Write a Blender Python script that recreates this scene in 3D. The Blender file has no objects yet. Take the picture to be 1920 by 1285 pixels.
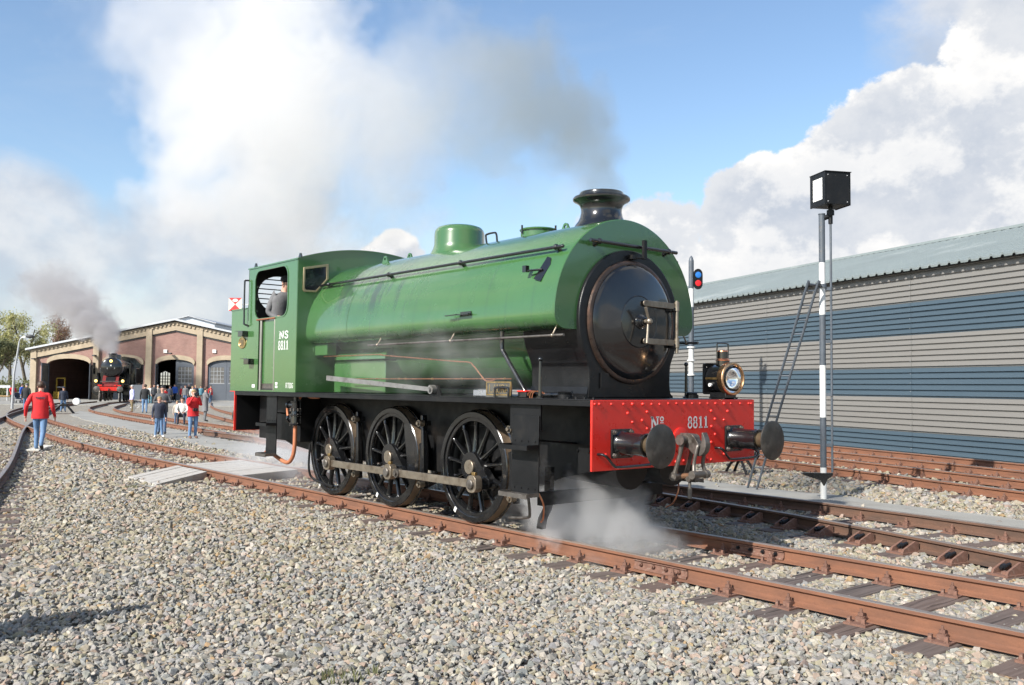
import bpy, bmesh, math, random
import numpy as np
from mathutils import Vector, Matrix, noise as mnoise
from mathutils.geometry import tessellate_polygon
random.seed(7); rng = np.random.default_rng(11)
scene = bpy.context.scene
R = math.radians
PI = math.pi

# ------------------------------------------------------------------ camera
CAM = Vector((10.288, -7.2937, 1.5954)); YAW, PITCH, ROLL, FPX = -0.878, 0.048, 0.0095, 1703.27
W0, H0 = 1920, 1285
_fw = Vector((math.sin(YAW)*math.cos(PITCH), math.cos(YAW)*math.cos(PITCH), math.sin(PITCH)))
_rt = Vector((math.cos(YAW), -math.sin(YAW), 0)); _up = _rt.cross(_fw)
C_R = math.cos(ROLL)*_rt + math.sin(ROLL)*_up
C_U = -math.sin(ROLL)*_rt + math.cos(ROLL)*_up
cd = bpy.data.cameras.new('camera'); cam = bpy.data.objects.new('camera', cd)
scene.collection.objects.link(cam)
cd.sensor_width = 36.0; cd.lens = FPX/W0*36.0; cd.clip_start = 0.05; cd.clip_end = 6000
cam.matrix_world = Matrix((( C_R.x, C_U.x, -_fw.x, CAM.x), (C_R.y, C_U.y, -_fw.y, CAM.y), (C_R.z, C_U.z, -_fw.z, CAM.z), (0, 0, 0, 1)))
scene.camera = cam

def pdir(px, py):
    return (_fw + C_R*((px-W0/2)/FPX) - C_U*((py-H0/2)/FPX))
def at_depth(px, py, dep):
    return CAM + pdir(px, py)*dep
def project(P):
    d = P - CAM; z = d.dot(_fw)
    return (W0/2 + FPX*d.dot(C_R)/z, H0/2 - FPX*d.dot(C_U)/z, z)

# ------------------------------------------------------------------ world, sun, exposure
SUN_EL = R(35); SUN_H = Vector((0.105, -1.0, 0)).normalized()
SUN = (SUN_H*math.cos(SUN_EL) + Vector((0, 0, math.sin(SUN_EL)))).normalized()
sl = bpy.data.lights.new('sun', 'SUN'); so = bpy.data.objects.new('sun', sl); scene.collection.objects.link(so)
sl.energy = 5.0; sl.angle = R(0.53); sl.color = (1.0, 0.955, 0.88)
so.rotation_euler = (-SUN).to_track_quat('-Z', 'Y').to_euler()
so.location = (0, -30, 40)
scene.view_settings.view_transform = 'Standard'; scene.view_settings.look = 'None'
scene.view_settings.gamma = 1.0; scene.view_settings.use_curve_mapping = False
scene.view_settings.exposure = 0.7
scene.cycles.use_denoising = True
scene.cycles.volume_bounces = 4
scene.cycles.use_adaptive_sampling = True; scene.cycles.adaptive_threshold = 0.02
scene.cycles.diffuse_bounces = 3; scene.cycles.glossy_bounces = 3
scene.cycles.max_bounces = 6; scene.cycles.transparent_max_bounces = 16
scene.cycles.volume_step_rate = 2.0; scene.cycles.volume_max_steps = 256

world = bpy.data.worlds.new('World'); scene.world = world; world.use_nodes = True
wt = world.node_tree; wt.nodes.clear()
class NT:
    """small helper to wire node trees"""
    def __init__(s, tree): s.t = tree
    def n(s, typ, **kw):
        nd = s.t.nodes.new(typ)
        for k, v in kw.items(): setattr(nd, k, v)
        return nd
    def link(s, a, b): s.t.links.new(a, b)
    def setin(s, sock, v):
        if isinstance(v, bpy.types.NodeSocket): s.link(v, sock)
        else: sock.default_value = v
    def math(s, op, a, b=0.0, c=None, clamp=False):
        nd = s.n('ShaderNodeMath', operation=op, use_clamp=clamp)
        s.setin(nd.inputs[0], a); s.setin(nd.inputs[1], b)
        if c is not None: s.setin(nd.inputs[2], c)
        return nd.outputs[0]
    def vmath(s, op, a, b=(0, 0, 0)):
        nd = s.n('ShaderNodeVectorMath', operation=op)
        s.setin(nd.inputs[0], a); s.setin(nd.inputs[1], b)
        return nd.outputs['Value'] if op in ('DOT_PRODUCT', 'LENGTH', 'DISTANCE') else nd.outputs[0]
    def ramp(s, v, a, b, c=0.0, d=1.0, typ='SMOOTHSTEP'):
        nd = s.n('ShaderNodeMapRange', interpolation_type=typ); nd.clamp = True
        s.setin(nd.inputs[0], v)
        for i, x in enumerate((a, b, c, d)): s.setin(nd.inputs[i+1], x)
        return nd.outputs[0]
    def noise(s, vec, scale, detail=4, rough=0.5, dist=0.0, color=False):
        nd = s.n('ShaderNodeTexNoise')
        if vec is not None: s.link(vec, nd.inputs['Vector'])
        nd.inputs['Scale'].default_value = scale; nd.inputs['Detail'].default_value = detail
        nd.inputs['Roughness'].default_value = rough; nd.inputs['Distortion'].default_value = dist
        return nd.outputs['Color'] if color else nd.outputs[0]
    def mix(s, f, a, b, blend='MIX'):
        nd = s.n('ShaderNodeMix', data_type='RGBA', blend_type=blend)
        s.setin(nd.inputs[0], f)
        for sock, v in ((nd.inputs[6], a), (nd.inputs[7], b)):
            if isinstance(v, bpy.types.NodeSocket): s.link(v, sock)
            else: sock.default_value = (v[0], v[1], v[2], 1)
        return nd.outputs[2]
    def rgb(s, v):
        nd = s.n('ShaderNodeRGB'); nd.outputs[0].default_value = (*v, 1); return nd.outputs[0]

def build_sky():
    N = NT(wt)
    sky = N.n('ShaderNodeTexSky', sky_type='NISHITA'); sky.sun_disc = False
    sky.sun_elevation = SUN_EL; sky.sun_rotation = math.atan2(SUN_H.x, SUN_H.y)
    sky.air_density = 1.1; sky.dust_density = 0.6; sky.ozone_density = 2.6
    bg = N.n('ShaderNodeBackground'); N.link(sky.outputs[0], bg.inputs[0]); bg.inputs[1].default_value = 0.118
    tc = N.n('ShaderNodeTexCoord'); dirv = tc.outputs['Generated']
    # cloud banks: (direction, inner angle, outer angle, weight); the ones in view first, then round the whole dome
    banks = []
    def bank(px, py, ri, ro, w=1.0): banks.append((pdir(px, py).normalized(), R(ri), R(ro), w))
    bank(2000, 470, 9, 13.5); bank(1700, 480, 7, 11.5); bank(1470, 490, 4.5, 8); bank(1240, 470, 1.5, 5.5); bank(1930, 90, 2, 6, .85)
    bank(1720, 300, 3.5, 6.5); bank(2300, 300, 9, 15)
    bank(740, 520, .8, 3.6); bank(1150, 480, .6, 4.5)
    rr = random.Random(3)
    for k in range(9):
        az = rr.uniform(0, 2*PI); el = R(rr.uniform(3, 60)); c = Vector((math.cos(az)*math.cos(el), math.sin(az)*math.cos(el), math.sin(el)))
        if c.dot(_fw) > 0.72: continue
        banks.append((c, R(rr.uniform(2, 7)), R(rr.uniform(9, 16)), rr.uniform(.7, 1)))
    softs = []
    def soft(px, py, ri, ro, w=1.0): softs.append((pdir(px, py).normalized(), R(ri), R(ro), w))
    soft(0, 520, 4, 9, .9); soft(300, 545, 3, 8, .85); soft(-400, 510, 6, 12, .9); soft(560, 560, 3, 8, .7)
    soft(1880, 170, 5, 11, .8); soft(1000, 600, 3, 14, .55)
    for k in range(5):
        az = rr.uniform(0, 2*PI); el = R(rr.uniform(3, 40)); c = Vector((math.cos(az)*math.cos(el), math.sin(az)*math.cos(el), math.sin(el)))
        if c.dot(_fw) > 0.72: continue
        softs.append((c, R(5), R(rr.uniform(12, 20)), rr.uniform(.6, .9)))
    def mask(lst):
        out = None
        for c, ri, ro, w in lst:
            d = N.vmath('DOT_PRODUCT', dirv, tuple(c))
            m = N.ramp(d, math.cos(ro), math.cos(ri), 0.0, w)
            out = m if out is None else N.math('MAXIMUM', out, m)
        return out
    mp = N.n('ShaderNodeMapping'); N.link(dirv, mp.inputs[0]); mp.inputs['Scale'].default_value = (1, 1, 1.25)
    v = mp.outputs[0]
    lightoff = N.vmath('ADD', v, tuple((SUN*0.030 + Vector((0, 0, .026)))))
    n1 = N.noise(v, 8.5, 12, 0.61); n2 = N.noise(lightoff, 8.5, 12, 0.61)
    m1 = mask(banks)
    d1 = N.math('ADD', N.math('MULTIPLY', N.math('SUBTRACT', n1, 0.5), 2.3), N.math('MULTIPLY', N.math('SUBTRACT', m1, 0.5), 1.15))
    a1 = N.ramp(d1, -0.02, 0.17)
    lit = N.ramp(N.math('SUBTRACT', n1, n2), -0.075, 0.085)
    thick = N.ramp(d1, 0.15, 0.85)
    # thick bellies go grey, crowns and edges stay white
    shade = N.math('MULTIPLY', lit, 1.0)
    shade = N.math('ADD', N.math('MULTIPLY', shade, 0.62), N.math('MULTIPLY', N.math('SUBTRACT', 1.0, thick), 0.45), clamp=True)
    c1 = N.mix(shade, (0.56, 0.62, 0.72), (1.08, 1.06, 1.03))
    ms = mask(softs)
    ns = N.noise(v, 4.2, 8, 0.6, 0.4)
    ds = N.math('ADD', N.math('MULTIPLY', N.math('SUBTRACT', ns, 0.5), 1.9), N.math('MULTIPLY', N.math('SUBTRACT', ms, 0.5), 1.0))
    a2 = N.ramp(ds, -0.25, 0.45, 0.0, 0.86)
    nt = N.noise(v, 9.0, 7, 0.55)
    c2 = N.mix(N.ramp(nt, 0.36, 0.66), (0.60, 0.66, 0.76), (0.92, 0.92, 0.93))
    # thin high veil
    mv = N.n('ShaderNodeMapping'); N.link(dirv, mv.inputs[0]); mv.inputs['Scale'].default_value = (1, 1, 3.2); mv.inputs['Rotation'].default_value = (.5, .2, .3)
    veil = N.ramp(N.noise(mv.outputs[0], 2.2, 9, 0.62, 0.6), 0.52, 0.88, 0.0, 0.30)
    def bgc(col, st):
        b = N.n('ShaderNodeBackground'); N.setin(b.inputs[0], col) ; b.inputs[1].default_value = st; return b.outputs[0]
    def mixs(f, a, b):
        m = N.n('ShaderNodeMixShader'); N.link(f, m.inputs[0]); N.link(a, m.inputs[1]); N.link(b, m.inputs[2]); return m.outputs[0]
    s = mixs(veil, bg.outputs[0], bgc(N.rgb((0.74, 0.83, 0.95)), 0.56))
    s = mixs(a2, s, bgc(c2, 0.58))
    s = mixs(a1, s, bgc(c1, 0.62))
    out = N.n('ShaderNodeOutputWorld'); N.link(s, out.inputs[0])
build_sky()
world.cycles.sampling_method = 'MANUAL'; world.cycles.sample_map_resolution = 1024

# ------------------------------------------------------------------ object helpers
COL = scene.collection
def tag(o, label=None, cat=None, group=None, kind=None):
    if label: o['label'] = label
    if cat: o['category'] = cat
    if group: o['group'] = group
    if kind: o['kind'] = kind
    return o
def empty(name, loc=(0, 0, 0), rz=0.0, label=None, cat=None, group=None, parent=None):
    o = bpy.data.objects.new(name, None); COL.objects.link(o); o.empty_display_size = .2
    o.location = loc; o.rotation_euler = (0, 0, rz)
    if parent: o.parent = parent
    return tag(o, label, cat, group)
def inst(name, me, parent=None, loc=(0, 0, 0), rot=(0, 0, 0), sc=None):
    o = bpy.data.objects.new(name, me); COL.objects.link(o)
    o.location = loc; o.rotation_euler = rot
    if sc is not None: o.scale = sc if hasattr(sc, '__len__') else (sc,)*3
    if parent: o.parent = parent
    return o
def copy_tree(o, parent=None):
    c = o.copy(); COL.objects.link(c); c.parent = parent
    for ch in list(o.children): copy_tree(ch, c)
    return c

def arc(cx, cy, rx, ry, a0, a1, n):
    return [(cx + rx*math.cos(R(a0 + (a1-a0)*i/n)), cy + ry*math.sin(R(a0 + (a1-a0)*i/n))) for i in range(n+1)]
def rrect(x0, y0, x1, y1, r, n=5):
    r = min(r, (x1-x0)/2-1e-4, (y1-y0)/2-1e-4)
    return arc(x1-r, y1-r, r, r, 0, 90, n) + arc(x0+r, y1-r, r, r, 90, 180, n) + arc(x0+r, y0+r, r, r, 180, 270, n) + arc(x1-r, y0+r, r, r, 270, 360, n)
def bez(pts, n=8):
    """Catmull-Rom through pts"""
    P = [Vector(p) for p in pts]; P = [2*P[0]-P[1]] + P + [2*P[-1]-P[-2]]; out = []
    for i in range(1, len(P)-2):
        for k in range(n):
            t = k/n; a, b, c, d = P[i-1], P[i], P[i+1], P[i+2]
            out.append(0.5*((2*b) + (c-a)*t + (2*a-5*b+4*c-d)*t*t + (3*b-a-3*c+d)*t**3))
    out.append(P[-2]); return out
def area2(pl): return sum(a[0]*b[1]-b[0]*a[1] for a, b in zip(pl, pl[1:]+pl[:1]))/2

class MB:
    def __init__(s): s.v = []; s.f = []; s.mi = []; s.cur = 0
    def add(s, vs, fs):
        b = len(s.v); s.v += [tuple(p) for p in vs]
        s.f += [tuple(i+b for i in f) for f in fs]; s.mi += [s.cur]*len(fs); return s
    def box(s, lo, hi, M=None):
        x0, y0, z0 = lo; x1, y1, z1 = hi
        vs = [Vector(p) for p in ((x0,y0,z0),(x1,y0,z0),(x1,y1,z0),(x0,y1,z0),(x0,y0,z1),(x1,y0,z1),(x1,y1,z1),(x0,y1,z1))]
        if M is not None: vs = [M @ p for p in vs]
        return s.add(vs, [(0,3,2,1),(4,5,6,7),(0,1,5,4),(1,2,6,5),(2,3,7,6),(3,0,4,7)])
    def cbox(s, c, sz, M=None):
        return s.box([c[i]-sz[i]/2 for i in range(3)], [c[i]+sz[i]/2 for i in range(3)], M)
    def bar(s, a, b, w, h, up=(0, 0, 1)):
        """rectangular bar from a to b: w across, h along up"""
        a, b = Vector(a), Vector(b); d = (b-a).normalized(); u = Vector(up); r = d.cross(u).normalized(); u = r.cross(d)
        vs = [p + r*sx*w/2 + u*sz*h/2 for p in (a, b) for sx, sz in ((-1,-1),(1,-1),(1,1),(-1,1))]
        return s.add(vs, [(0,1,2,3),(7,6,5,4),(0,4,5,1),(1,5,6,2),(2,6,7,3),(3,7,4,0)])
    def tube(s, pts, r, n=8, cap=True, r1=None):
        P = [Vector(p) for p in pts]; m = len(P); vs = []; prev = None
        for i, p in enumerate(P):
            t = (P[min(i+1, m-1)] - P[max(i-1, 0)]).normalized()
            if prev is None:
                u = t.cross(Vector((0, 0, 1)) if abs(t.z) < .9 else Vector((1, 0, 0))).normalized()
            else: u = (prev - t*prev.dot(t)).normalized()
            prev = u; w = t.cross(u)
            rr = (r[i] if hasattr(r, '__len__') else (r if r1 is None else r + (r1-r)*i/(m-1)))
            vs += [p + (u*math.cos(2*PI*k/n) + w*math.sin(2*PI*k/n))*rr for k in range(n)]
        fs = [(i*n+k, i*n+(k+1) % n, (i+1)*n+(k+1) % n, (i+1)*n+k) for i in range(m-1) for k in range(n)]
        if cap: fs += [tuple(range(n-1, -1, -1)), tuple((m-1)*n+k for k in range(n))]
        return s.add(vs, fs)
    def cyl(s, a, b, r, r1=None, n=16, cap=True): return s.tube([a, b], r, n, cap, r if r1 is None else r1)
    def lathe(s, prof, c=(0, 0, 0), ax='z', n=32, cap=False):
        """prof: list of (radius, height along axis)"""
        vs = []; c = Vector(c)
        for r, h in prof:
            for k in range(n):
                a = 2*PI*k/n; p, q = r*math.cos(a), r*math.sin(a)
                vs.append(c + Vector({'z': (p, q, h), 'y': (q, h, p), 'x': (h, p, q)}[ax]))
        m = len(prof)
        fs = [(i*n+k, i*n+(k+1) % n, (i+1)*n+(k+1) % n, (i+1)*n+k) for i in range(m-1) for k in range(n)]
        if cap: fs += [tuple(range(n-1, -1, -1)), tuple((m-1)*n+k for k in range(n))]
        return s.add(vs, fs)
    def prism(s, pl, plane, lo, hi, holes=()):
        """extrude a 2-D outline; plane 'xz' extrudes in y, 'yz' in x, 'xy' in z"""
        def P(a, b, h): return {'xz': (a, h, b), 'yz': (h, a, b), 'xy': (a, b, h)}[plane]
        loops = [list(pl)] + [list(h) for h in holes]
        flip = (plane == 'xz')
        if area2(loops[0]) < 0: loops[0].reverse()
        for h in loops[1:]:
            if area2(h) > 0: h.reverse()
        flat = [p for l in loops for p in l]; n = len(flat); b = len(s.v)
        s.v += [P(a, c, lo) for a, c in flat] + [P(a, c, hi) for a, c in flat]; fs = []
        if len(loops) == 1:
            top = [tuple(range(n))]
        else:
            tris = tessellate_polygon([[Vector((a, c, 0)) for a, c in l] for l in loops]); top = []
            for t in tris:
                p, q, r_ = (flat[i] for i in t)
                ar = (q[0]-p[0])*(r_[1]-p[1]) - (r_[0]-p[0])*(q[1]-p[1])
                if abs(ar) > 1e-12: top.append(tuple(t) if ar > 0 else tuple(reversed(t)))
        fs += [tuple(i+n for i in t) for t in top] + [tuple(reversed(t)) for t in top]
        k = 0
        for l in loops:
            m = len(l)
            for i in range(m): fs.append((k+i, k+(i+1) % m, n+k+(i+1) % m, n+k+i))
            k += m
        if flip: fs = [tuple(reversed(f)) for f in fs]
        s.f += [tuple(i+b for i in f) for f in fs]; s.mi += [s.cur]*len(fs); return s
    def loft(s, rings, closed=True, caps=True):
        n = len(rings[0]); vs = [p for r in rings for p in r]; fs = []
        for i in range(len(rings)-1):
            for k in range(n if closed else n-1): fs.append((i*n+k, i*n+(k+1) % n, (i+1)*n+(k+1) % n, (i+1)*n+k))
        if caps: fs += [tuple(range(n-1, -1, -1)), tuple((len(rings)-1)*n+k for k in range(n))]
        return s.add(vs, fs)
    def ball(s, c, r, n=10, m=7, sc=(1, 1, 1)):
        c = Vector(c); vs = [c + Vector((0, 0, -r*sc[2]))]; fs = []
        for i in range(1, m):
            a = -PI/2 + PI*i/m
            for k in range(n): vs.append(c + Vector((r*sc[0]*math.cos(a)*math.cos(2*PI*k/n), r*sc[1]*math.cos(a)*math.sin(2*PI*k/n), r*sc[2]*math.sin(a))))
        vs.append(c + Vector((0, 0, r*sc[2]))); L = len(vs)-1
        for k in range(n): fs.append((0, 1+(k+1) % n, 1+k)); fs.append((L, L-n+k, L-n+(k+1) % n))
        for i in range(m-2):
            for k in range(n): fs.append((1+i*n+k, 1+i*n+(k+1) % n, 1+(i+1)*n+(k+1) % n, 1+(i+1)*n+k))
        return s.add(vs, fs)
    def mesh(s, name, mats, ang=35):
        me = bpy.data.meshes.new(name); me.from_pydata(s.v, [], s.f); 
        mats = mats if isinstance(mats, (list, tuple)) else [mats]
        for m in mats: me.materials.append(m)
        if len(mats) > 1: me.polygons.foreach_set('material_index', s.mi)
        me.update()
        if ang:
            me.polygons.foreach_set('use_smooth', [True]*len(me.polygons)); me.set_sharp_from_angle(angle=R(ang))
        return me
    def build(s, name, mats, parent=None, loc=(0, 0, 0), rot=(0, 0, 0), ang=35, bevel=0, fixn=False):
        me = s.mesh(name, mats, ang)
        if fixn:
            bm = bmesh.new(); bm.from_mesh(me); bmesh.ops.recalc_face_normals(bm, faces=bm.faces); bm.to_mesh(me); bm.free()
        o = inst(name, me, parent, loc, rot)
        if bevel:
            b = o.modifiers.new('bevel', 'BEVEL'); b.width = bevel; b.segments = 2; b.limit_method = 'ANGLE'; b.angle_limit = R(40)
        return o

# ------------------------------------------------------------------ materials
MATS = {}
def pm(name, col, rough=0.5, metal=0.0, var=0.12, vs=3.0, bump=0.0, bs=60.0, coat=0.0, dirt=None, dirt_amt=0.0, ds=2.0, spec=0.5, rvar=0.08, stretch=None):
    """procedural principled: noise colour variation, fine relief, optional dirt patches"""
    if name in MATS: return MATS[name]
    m = bpy.data.materials.new(name); m.use_nodes = True; t = m.node_tree; N = NT(t)
    b = t.nodes['Principled BSDF']
    tc = N.n('ShaderNodeTexCoord'); v = tc.outputs['Object']
    if stretch:
        mp = N.n('ShaderNodeMapping'); N.link(v, mp.inputs[0]); mp.inputs['Scale'].default_value = stretch; v = mp.outputs[0]
    n1 = N.noise(v, vs, 6, 0.6)
    k = N.ramp(n1, 0.28, 0.72, 1-var, 1+var, 'LINEAR')
    cc = N.n('ShaderNodeVectorMath', operation='SCALE'); cc.inputs[0].default_value = col; N.link(k, cc.inputs['Scale'])
    c = cc.outputs[0]
    if dirt:
        f = N.ramp(N.noise(v, ds, 9, 0.66), 0.62-0.35*dirt_amt, 0.80-0.2*dirt_amt)
        c = N.mix(f, c, dirt)
    N.link(c, b.inputs['Base Color'])
    N.link(N.ramp(N.noise(v, vs*2.3, 5, 0.65), 0.3, 0.7, max(0.02, rough-rvar), min(1, rough+rvar), 'LINEAR'), b.inputs['Roughness'])
    b.inputs['Metallic'].default_value = metal; b.inputs['Coat Weight'].default_value = coat; b.inputs['Coat Roughness'].default_value = 0.06
    b.inputs['Specular IOR Level'].default_value = spec
    if bump:
        bp = N.n('ShaderNodeBump'); bp.inputs['Strength'].default_value = 1.0; bp.inputs['Distance'].default_value = bump
        N.link(N.noise(v, bs, 5, 0.6), bp.inputs['Height']); N.link(bp.outputs[0], b.inputs['Normal'])
    MATS[name] = m; return m
green = pm('green_paint', (0.044, 0.120, 0.037), 0.22, var=0.06, vs=1.2, coat=0.9, dirt=(0.035, 0.10, 0.03), dirt_amt=.12, ds=1.4)
black = pm('black_gloss', (0.007, 0.0073, 0.0082), 0.20, var=0.3, coat=0.6, bump=0.0005, bs=9, dirt=(0.014, 0.013, 0.012), dirt_amt=.25, ds=3)
blacks = pm('black_satin', (0.0065, 0.0066, 0.0072), 0.46, var=0.35, vs=4, bump=0.0004, bs=80, dirt=(0.015, 0.0135, 0.012), dirt_amt=.28, ds=4, spec=.32)
smokeblack = pm('smokebox_black', (0.0070, 0.0072, 0.0080), 0.34, var=0.3, vs=5, bump=0.0010, bs=120, dirt=(0.013, 0.0125, 0.012), dirt_amt=.2, ds=5, spec=.38)
red = pm('signal_red', (0.60, 0.021, 0.013), 0.33, var=0.06, coat=0.25, bump=0.0004, bs=6, dirt=(0.36, 0.03, 0.018), dirt_amt=.22, ds=4, rvar=.12)
steel = pm('bright_steel', (0.30, 0.255, 0.20), 0.42, 0.8, var=0.2, vs=9, bump=0.0004, bs=70, dirt=(0.16, 0.12, 0.085), dirt_amt=.45, ds=6, rvar=.14)
dsteel = pm('worn_steel', (0.16, 0.145, 0.13), 0.50, 0.7, var=0.3, vs=8, bump=0.0005, bs=90, dirt=(0.06, 0.05, 0.04), dirt_amt=.5, ds=7, rvar=.12)
brass = pm('brass', (0.62, 0.42, 0.18), 0.35, 1.0, var=0.2, vs=12, dirt=(0.2, 0.13, 0.06), dirt_amt=.3, ds=20)
copper = pm('copper', (0.72, 0.30, 0.16), 0.36, 1.0, var=0.2, vs=10, dirt=(0.30, 0.12, 0.07), dirt_amt=.4, ds=12)
copperpaint = pm('copper_pipe_dull', (0.50, 0.19, 0.095), 0.5, 0.35, var=0.15, vs=10)
white = pm('white_paint', (0.64, 0.64, 0.62), 0.45, var=0.04, dirt=(0.55, 0.53, 0.48), dirt_amt=.15, ds=6)
glass = pm('dark_glass', (0.012, 0.014, 0.018), 0.05, var=0.1, rvar=.02, spec=.6)
wood_red = pm('varnished_wood', (0.22, 0.07, 0.03), 0.45, var=0.3, vs=14, stretch=(1, 8, 8))
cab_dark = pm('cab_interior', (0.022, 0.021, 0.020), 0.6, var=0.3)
galv = pm('galvanised', (0.42, 0.43, 0.44), 0.5, 0.5, var=0.12, vs=4)
greyblue = pm('post_grey', (0.075, 0.088, 0.105), 0.45, var=0.15, vs=5, dirt=(0.12, 0.11, 0.10), dirt_amt=.2, ds=9)
concrete = pm('concrete', (0.36, 0.345, 0.32), 0.85, var=0.14, vs=2.5, bump=0.003, bs=35, dirt=(0.22, 0.20, 0.17), dirt_amt=.35, ds=3)

# ------------------------------------------------------------------ ground
EX, EN = Vector((0.945, -0.328, 0)), Vector((0.328, 0.945, 0))      # along / across the tracks by the warehouse
def sstep(a, b, x):
    t = max(0.0, min(1.0, (x-a)/(b-a))); return t*t*(3-2*t)
def gz(x, y):
    n = EN.x*x + EN.y*y
    return -0.165 - 0.0022*max(0.0, -x-8) + 0.10*sstep(6.9, 8.0, n)*sstep(-26, -18, x)
def G(px, py, off=0.0):
    z = -0.165
    for _ in range(8):
        d = pdir(px, py); P = CAM + d*((z+off-CAM.z)/d.z); z = gz(P.x, P.y)
    return P

def stone_palette(N, v, scale):
    vo = N.n('ShaderNodeTexVoronoi', feature='F1'); N.link(v, vo.inputs['Vector']); vo.inputs['Scale'].default_value = scale
    sep = N.n('ShaderNodeSeparateColor'); N.link(vo.outputs['Color'], sep.inputs[0])
    cr = N.n('ShaderNodeValToRGB'); N.link(sep.outputs[0], cr.inputs[0]); cr.color_ramp.interpolation = 'CONSTANT'
    cols = [(0.0, (.24, .23, .21)), (.2, (.30, .275, .23)), (.38, (.17, .165, .155)), (.52, (.28, .24, .18)), (.68, (.25, .235, .205)), (.82, (.35, .32, .26)), (.93, (.28, .20, .12))]
    els = cr.color_ramp.elements
    els[0].position = 0; els[0].color = (*cols[0][1], 1); els[1].position = cols[1][0]; els[1].color = (*cols[1][1], 1)
    for p, c in cols[2:]:
        e = els.new(p); e.color = (*c, 1)
    return cr.outputs[0], vo.outputs['Distance']
def ground_material():
    m = bpy.data.materials.new('gravel'); m.use_nodes = True; t = m.node_tree; N = NT(t); b = t.nodes['Principled BSDF']
    tc = N.n('ShaderNodeTexCoord'); v = tc.outputs['Object']
    col, dist = stone_palette(N, v, 17.0)
    big = N.ramp(N.noise(v, 0.35, 5, .6), .35, .7)
    col = N.mix(N.math('MULTIPLY', big, .35), col, (.25, .21, .15))
    N.link(N.mix(0.15, col, (.13, .12, .10)), b.inputs['Base Color']); b.inputs['Roughness'].default_value = .95
    bp = N.n('ShaderNodeBump'); bp.inputs['Distance'].default_value = .03; bp.inputs['Strength'].default_value = .9
    N.link(N.math('SUBTRACT', 1.0, dist), bp.inputs['Height']); N.link(bp.outputs[0], b.inputs['Normal'])
    return m
def axis_lines(lo, hi, step, far):
    a = [lo + i*step for i in range(int((hi-lo)/step)+1)]; k = step
    l = []; x = lo
    while x > -far: k *= 1.35; x -= k; l.append(x)
    r = []; x = a[-1]; k = step
    while x < far: k *= 1.35; x += k; r.append(x)
    return l[::-1] + a + r
gxs, gys = axis_lines(-24, 13, .45, 2600), axis_lines(-9, 17, .45, 2600)
mb = MB()
mb.v = [(x, y, gz(x, y) - 0.014 + (0.012*mnoise.noise(Vector((x*1.1, y*1.1, 0))) if abs(x) < 40 and abs(y) < 40 else 0)) for y in gys for x in gxs]
nx = len(gxs)
mb.f = [(j*nx+i, j*nx+i+1, (j+1)*nx+i+1, (j+1)*nx+i) for j in range(len(gys)-1) for i in range(nx-1)]; mb.mi = [0]*len(mb.f)
ground = mb.build('ground', ground_material(), ang=0)
tag(ground, 'grey and beige crushed stone ballast covering the railway yard', None, None, 'structure')

asphalt = pm('path_asphalt', (0.265, 0.258, 0.234), 0.9, var=0.13, vs=.9, bump=0.004, bs=45, dirt=(0.20, 0.185, 0.16), dirt_amt=.35, ds=1.3)
def in_poly(x, y, pl):
    c = False
    for (x0, y0), (x1, y1) in zip(pl, pl[1:]+pl[:1]):
        if (y0 > y) != (y1 > y) and x < (x1-x0)*(y-y0)/(y1-y0)+x0: c = not c
    return c
def path_sheet(name, pl, label, up=.012):
    b = MB(); n = len(pl); b.v = [(x, y, gz(x, y)+up) for x, y in pl] + [(x, y, gz(x, y)-.06) for x, y in pl]
    b.f = [tuple(range(n))] + [(i, n+i, n+(i+1) % n, (i+1) % n) for i in range(n)]; b.mi = [0]*len(b.f)
    if area2(pl) < 0: b.f[0] = tuple(reversed(b.f[0]))
    o = b.build(name, asphalt, ang=0); return tag(o, label, None, None, 'structure')
g2 = lambda px, py: tuple(G(px, py))[:2]
def wob(pl, a=.05):
    out = []
    for p, q in zip(pl, pl[1:]):
        k = max(1, int(math.hypot(q[0]-p[0], q[1]-p[1])/.3))
        for i in range(k):
            out.append((p[0]+(q[0]-p[0])*i/k + random.uniform(-a, a), p[1]+(q[1]-p[1])*i/k + random.uniform(-a, a)))
    return out + [pl[-1]]
pathR = wob([(-14, 7.6), (-6, 7.1), g2(1340, 905), g2(1426, 917), g2(1592, 931), g2(1651, 944), g2(1780, 959), g2(1920, 977), (10, 4.5), (13, 3.9)]) + [(13, 3.6), (9, 4.2), (5.9, 4.72), (2, 4.95), (-14, 4.95)]
pathL = wob([g2(600, 875), g2(437, 850), g2(300, 818), g2(220, 802), g2(165, 789), g2(130, 778)], .08) + wob([g2(150, 771), g2(176, 774), g2(192, 779), g2(225, 787), g2(300, 800), g2(437, 828), g2(600, 850)], .08)
path_sheet('path', pathR, 'grey path strip running beside the track at the signal post')
path_sheet('path', pathL, 'grey path strip curving between the tracks towards the brick shed')
apron = [tuple(at_depth(-500, 757, 74))[:2], tuple(at_depth(1000, 757, 74))[:2], tuple(at_depth(1000, 757, 130))[:2], tuple(at_depth(-500, 757, 130))[:2]]
apr = path_sheet('paved_apron', apron, 'grey paved apron in front of the brick engine shed', .05)

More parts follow.
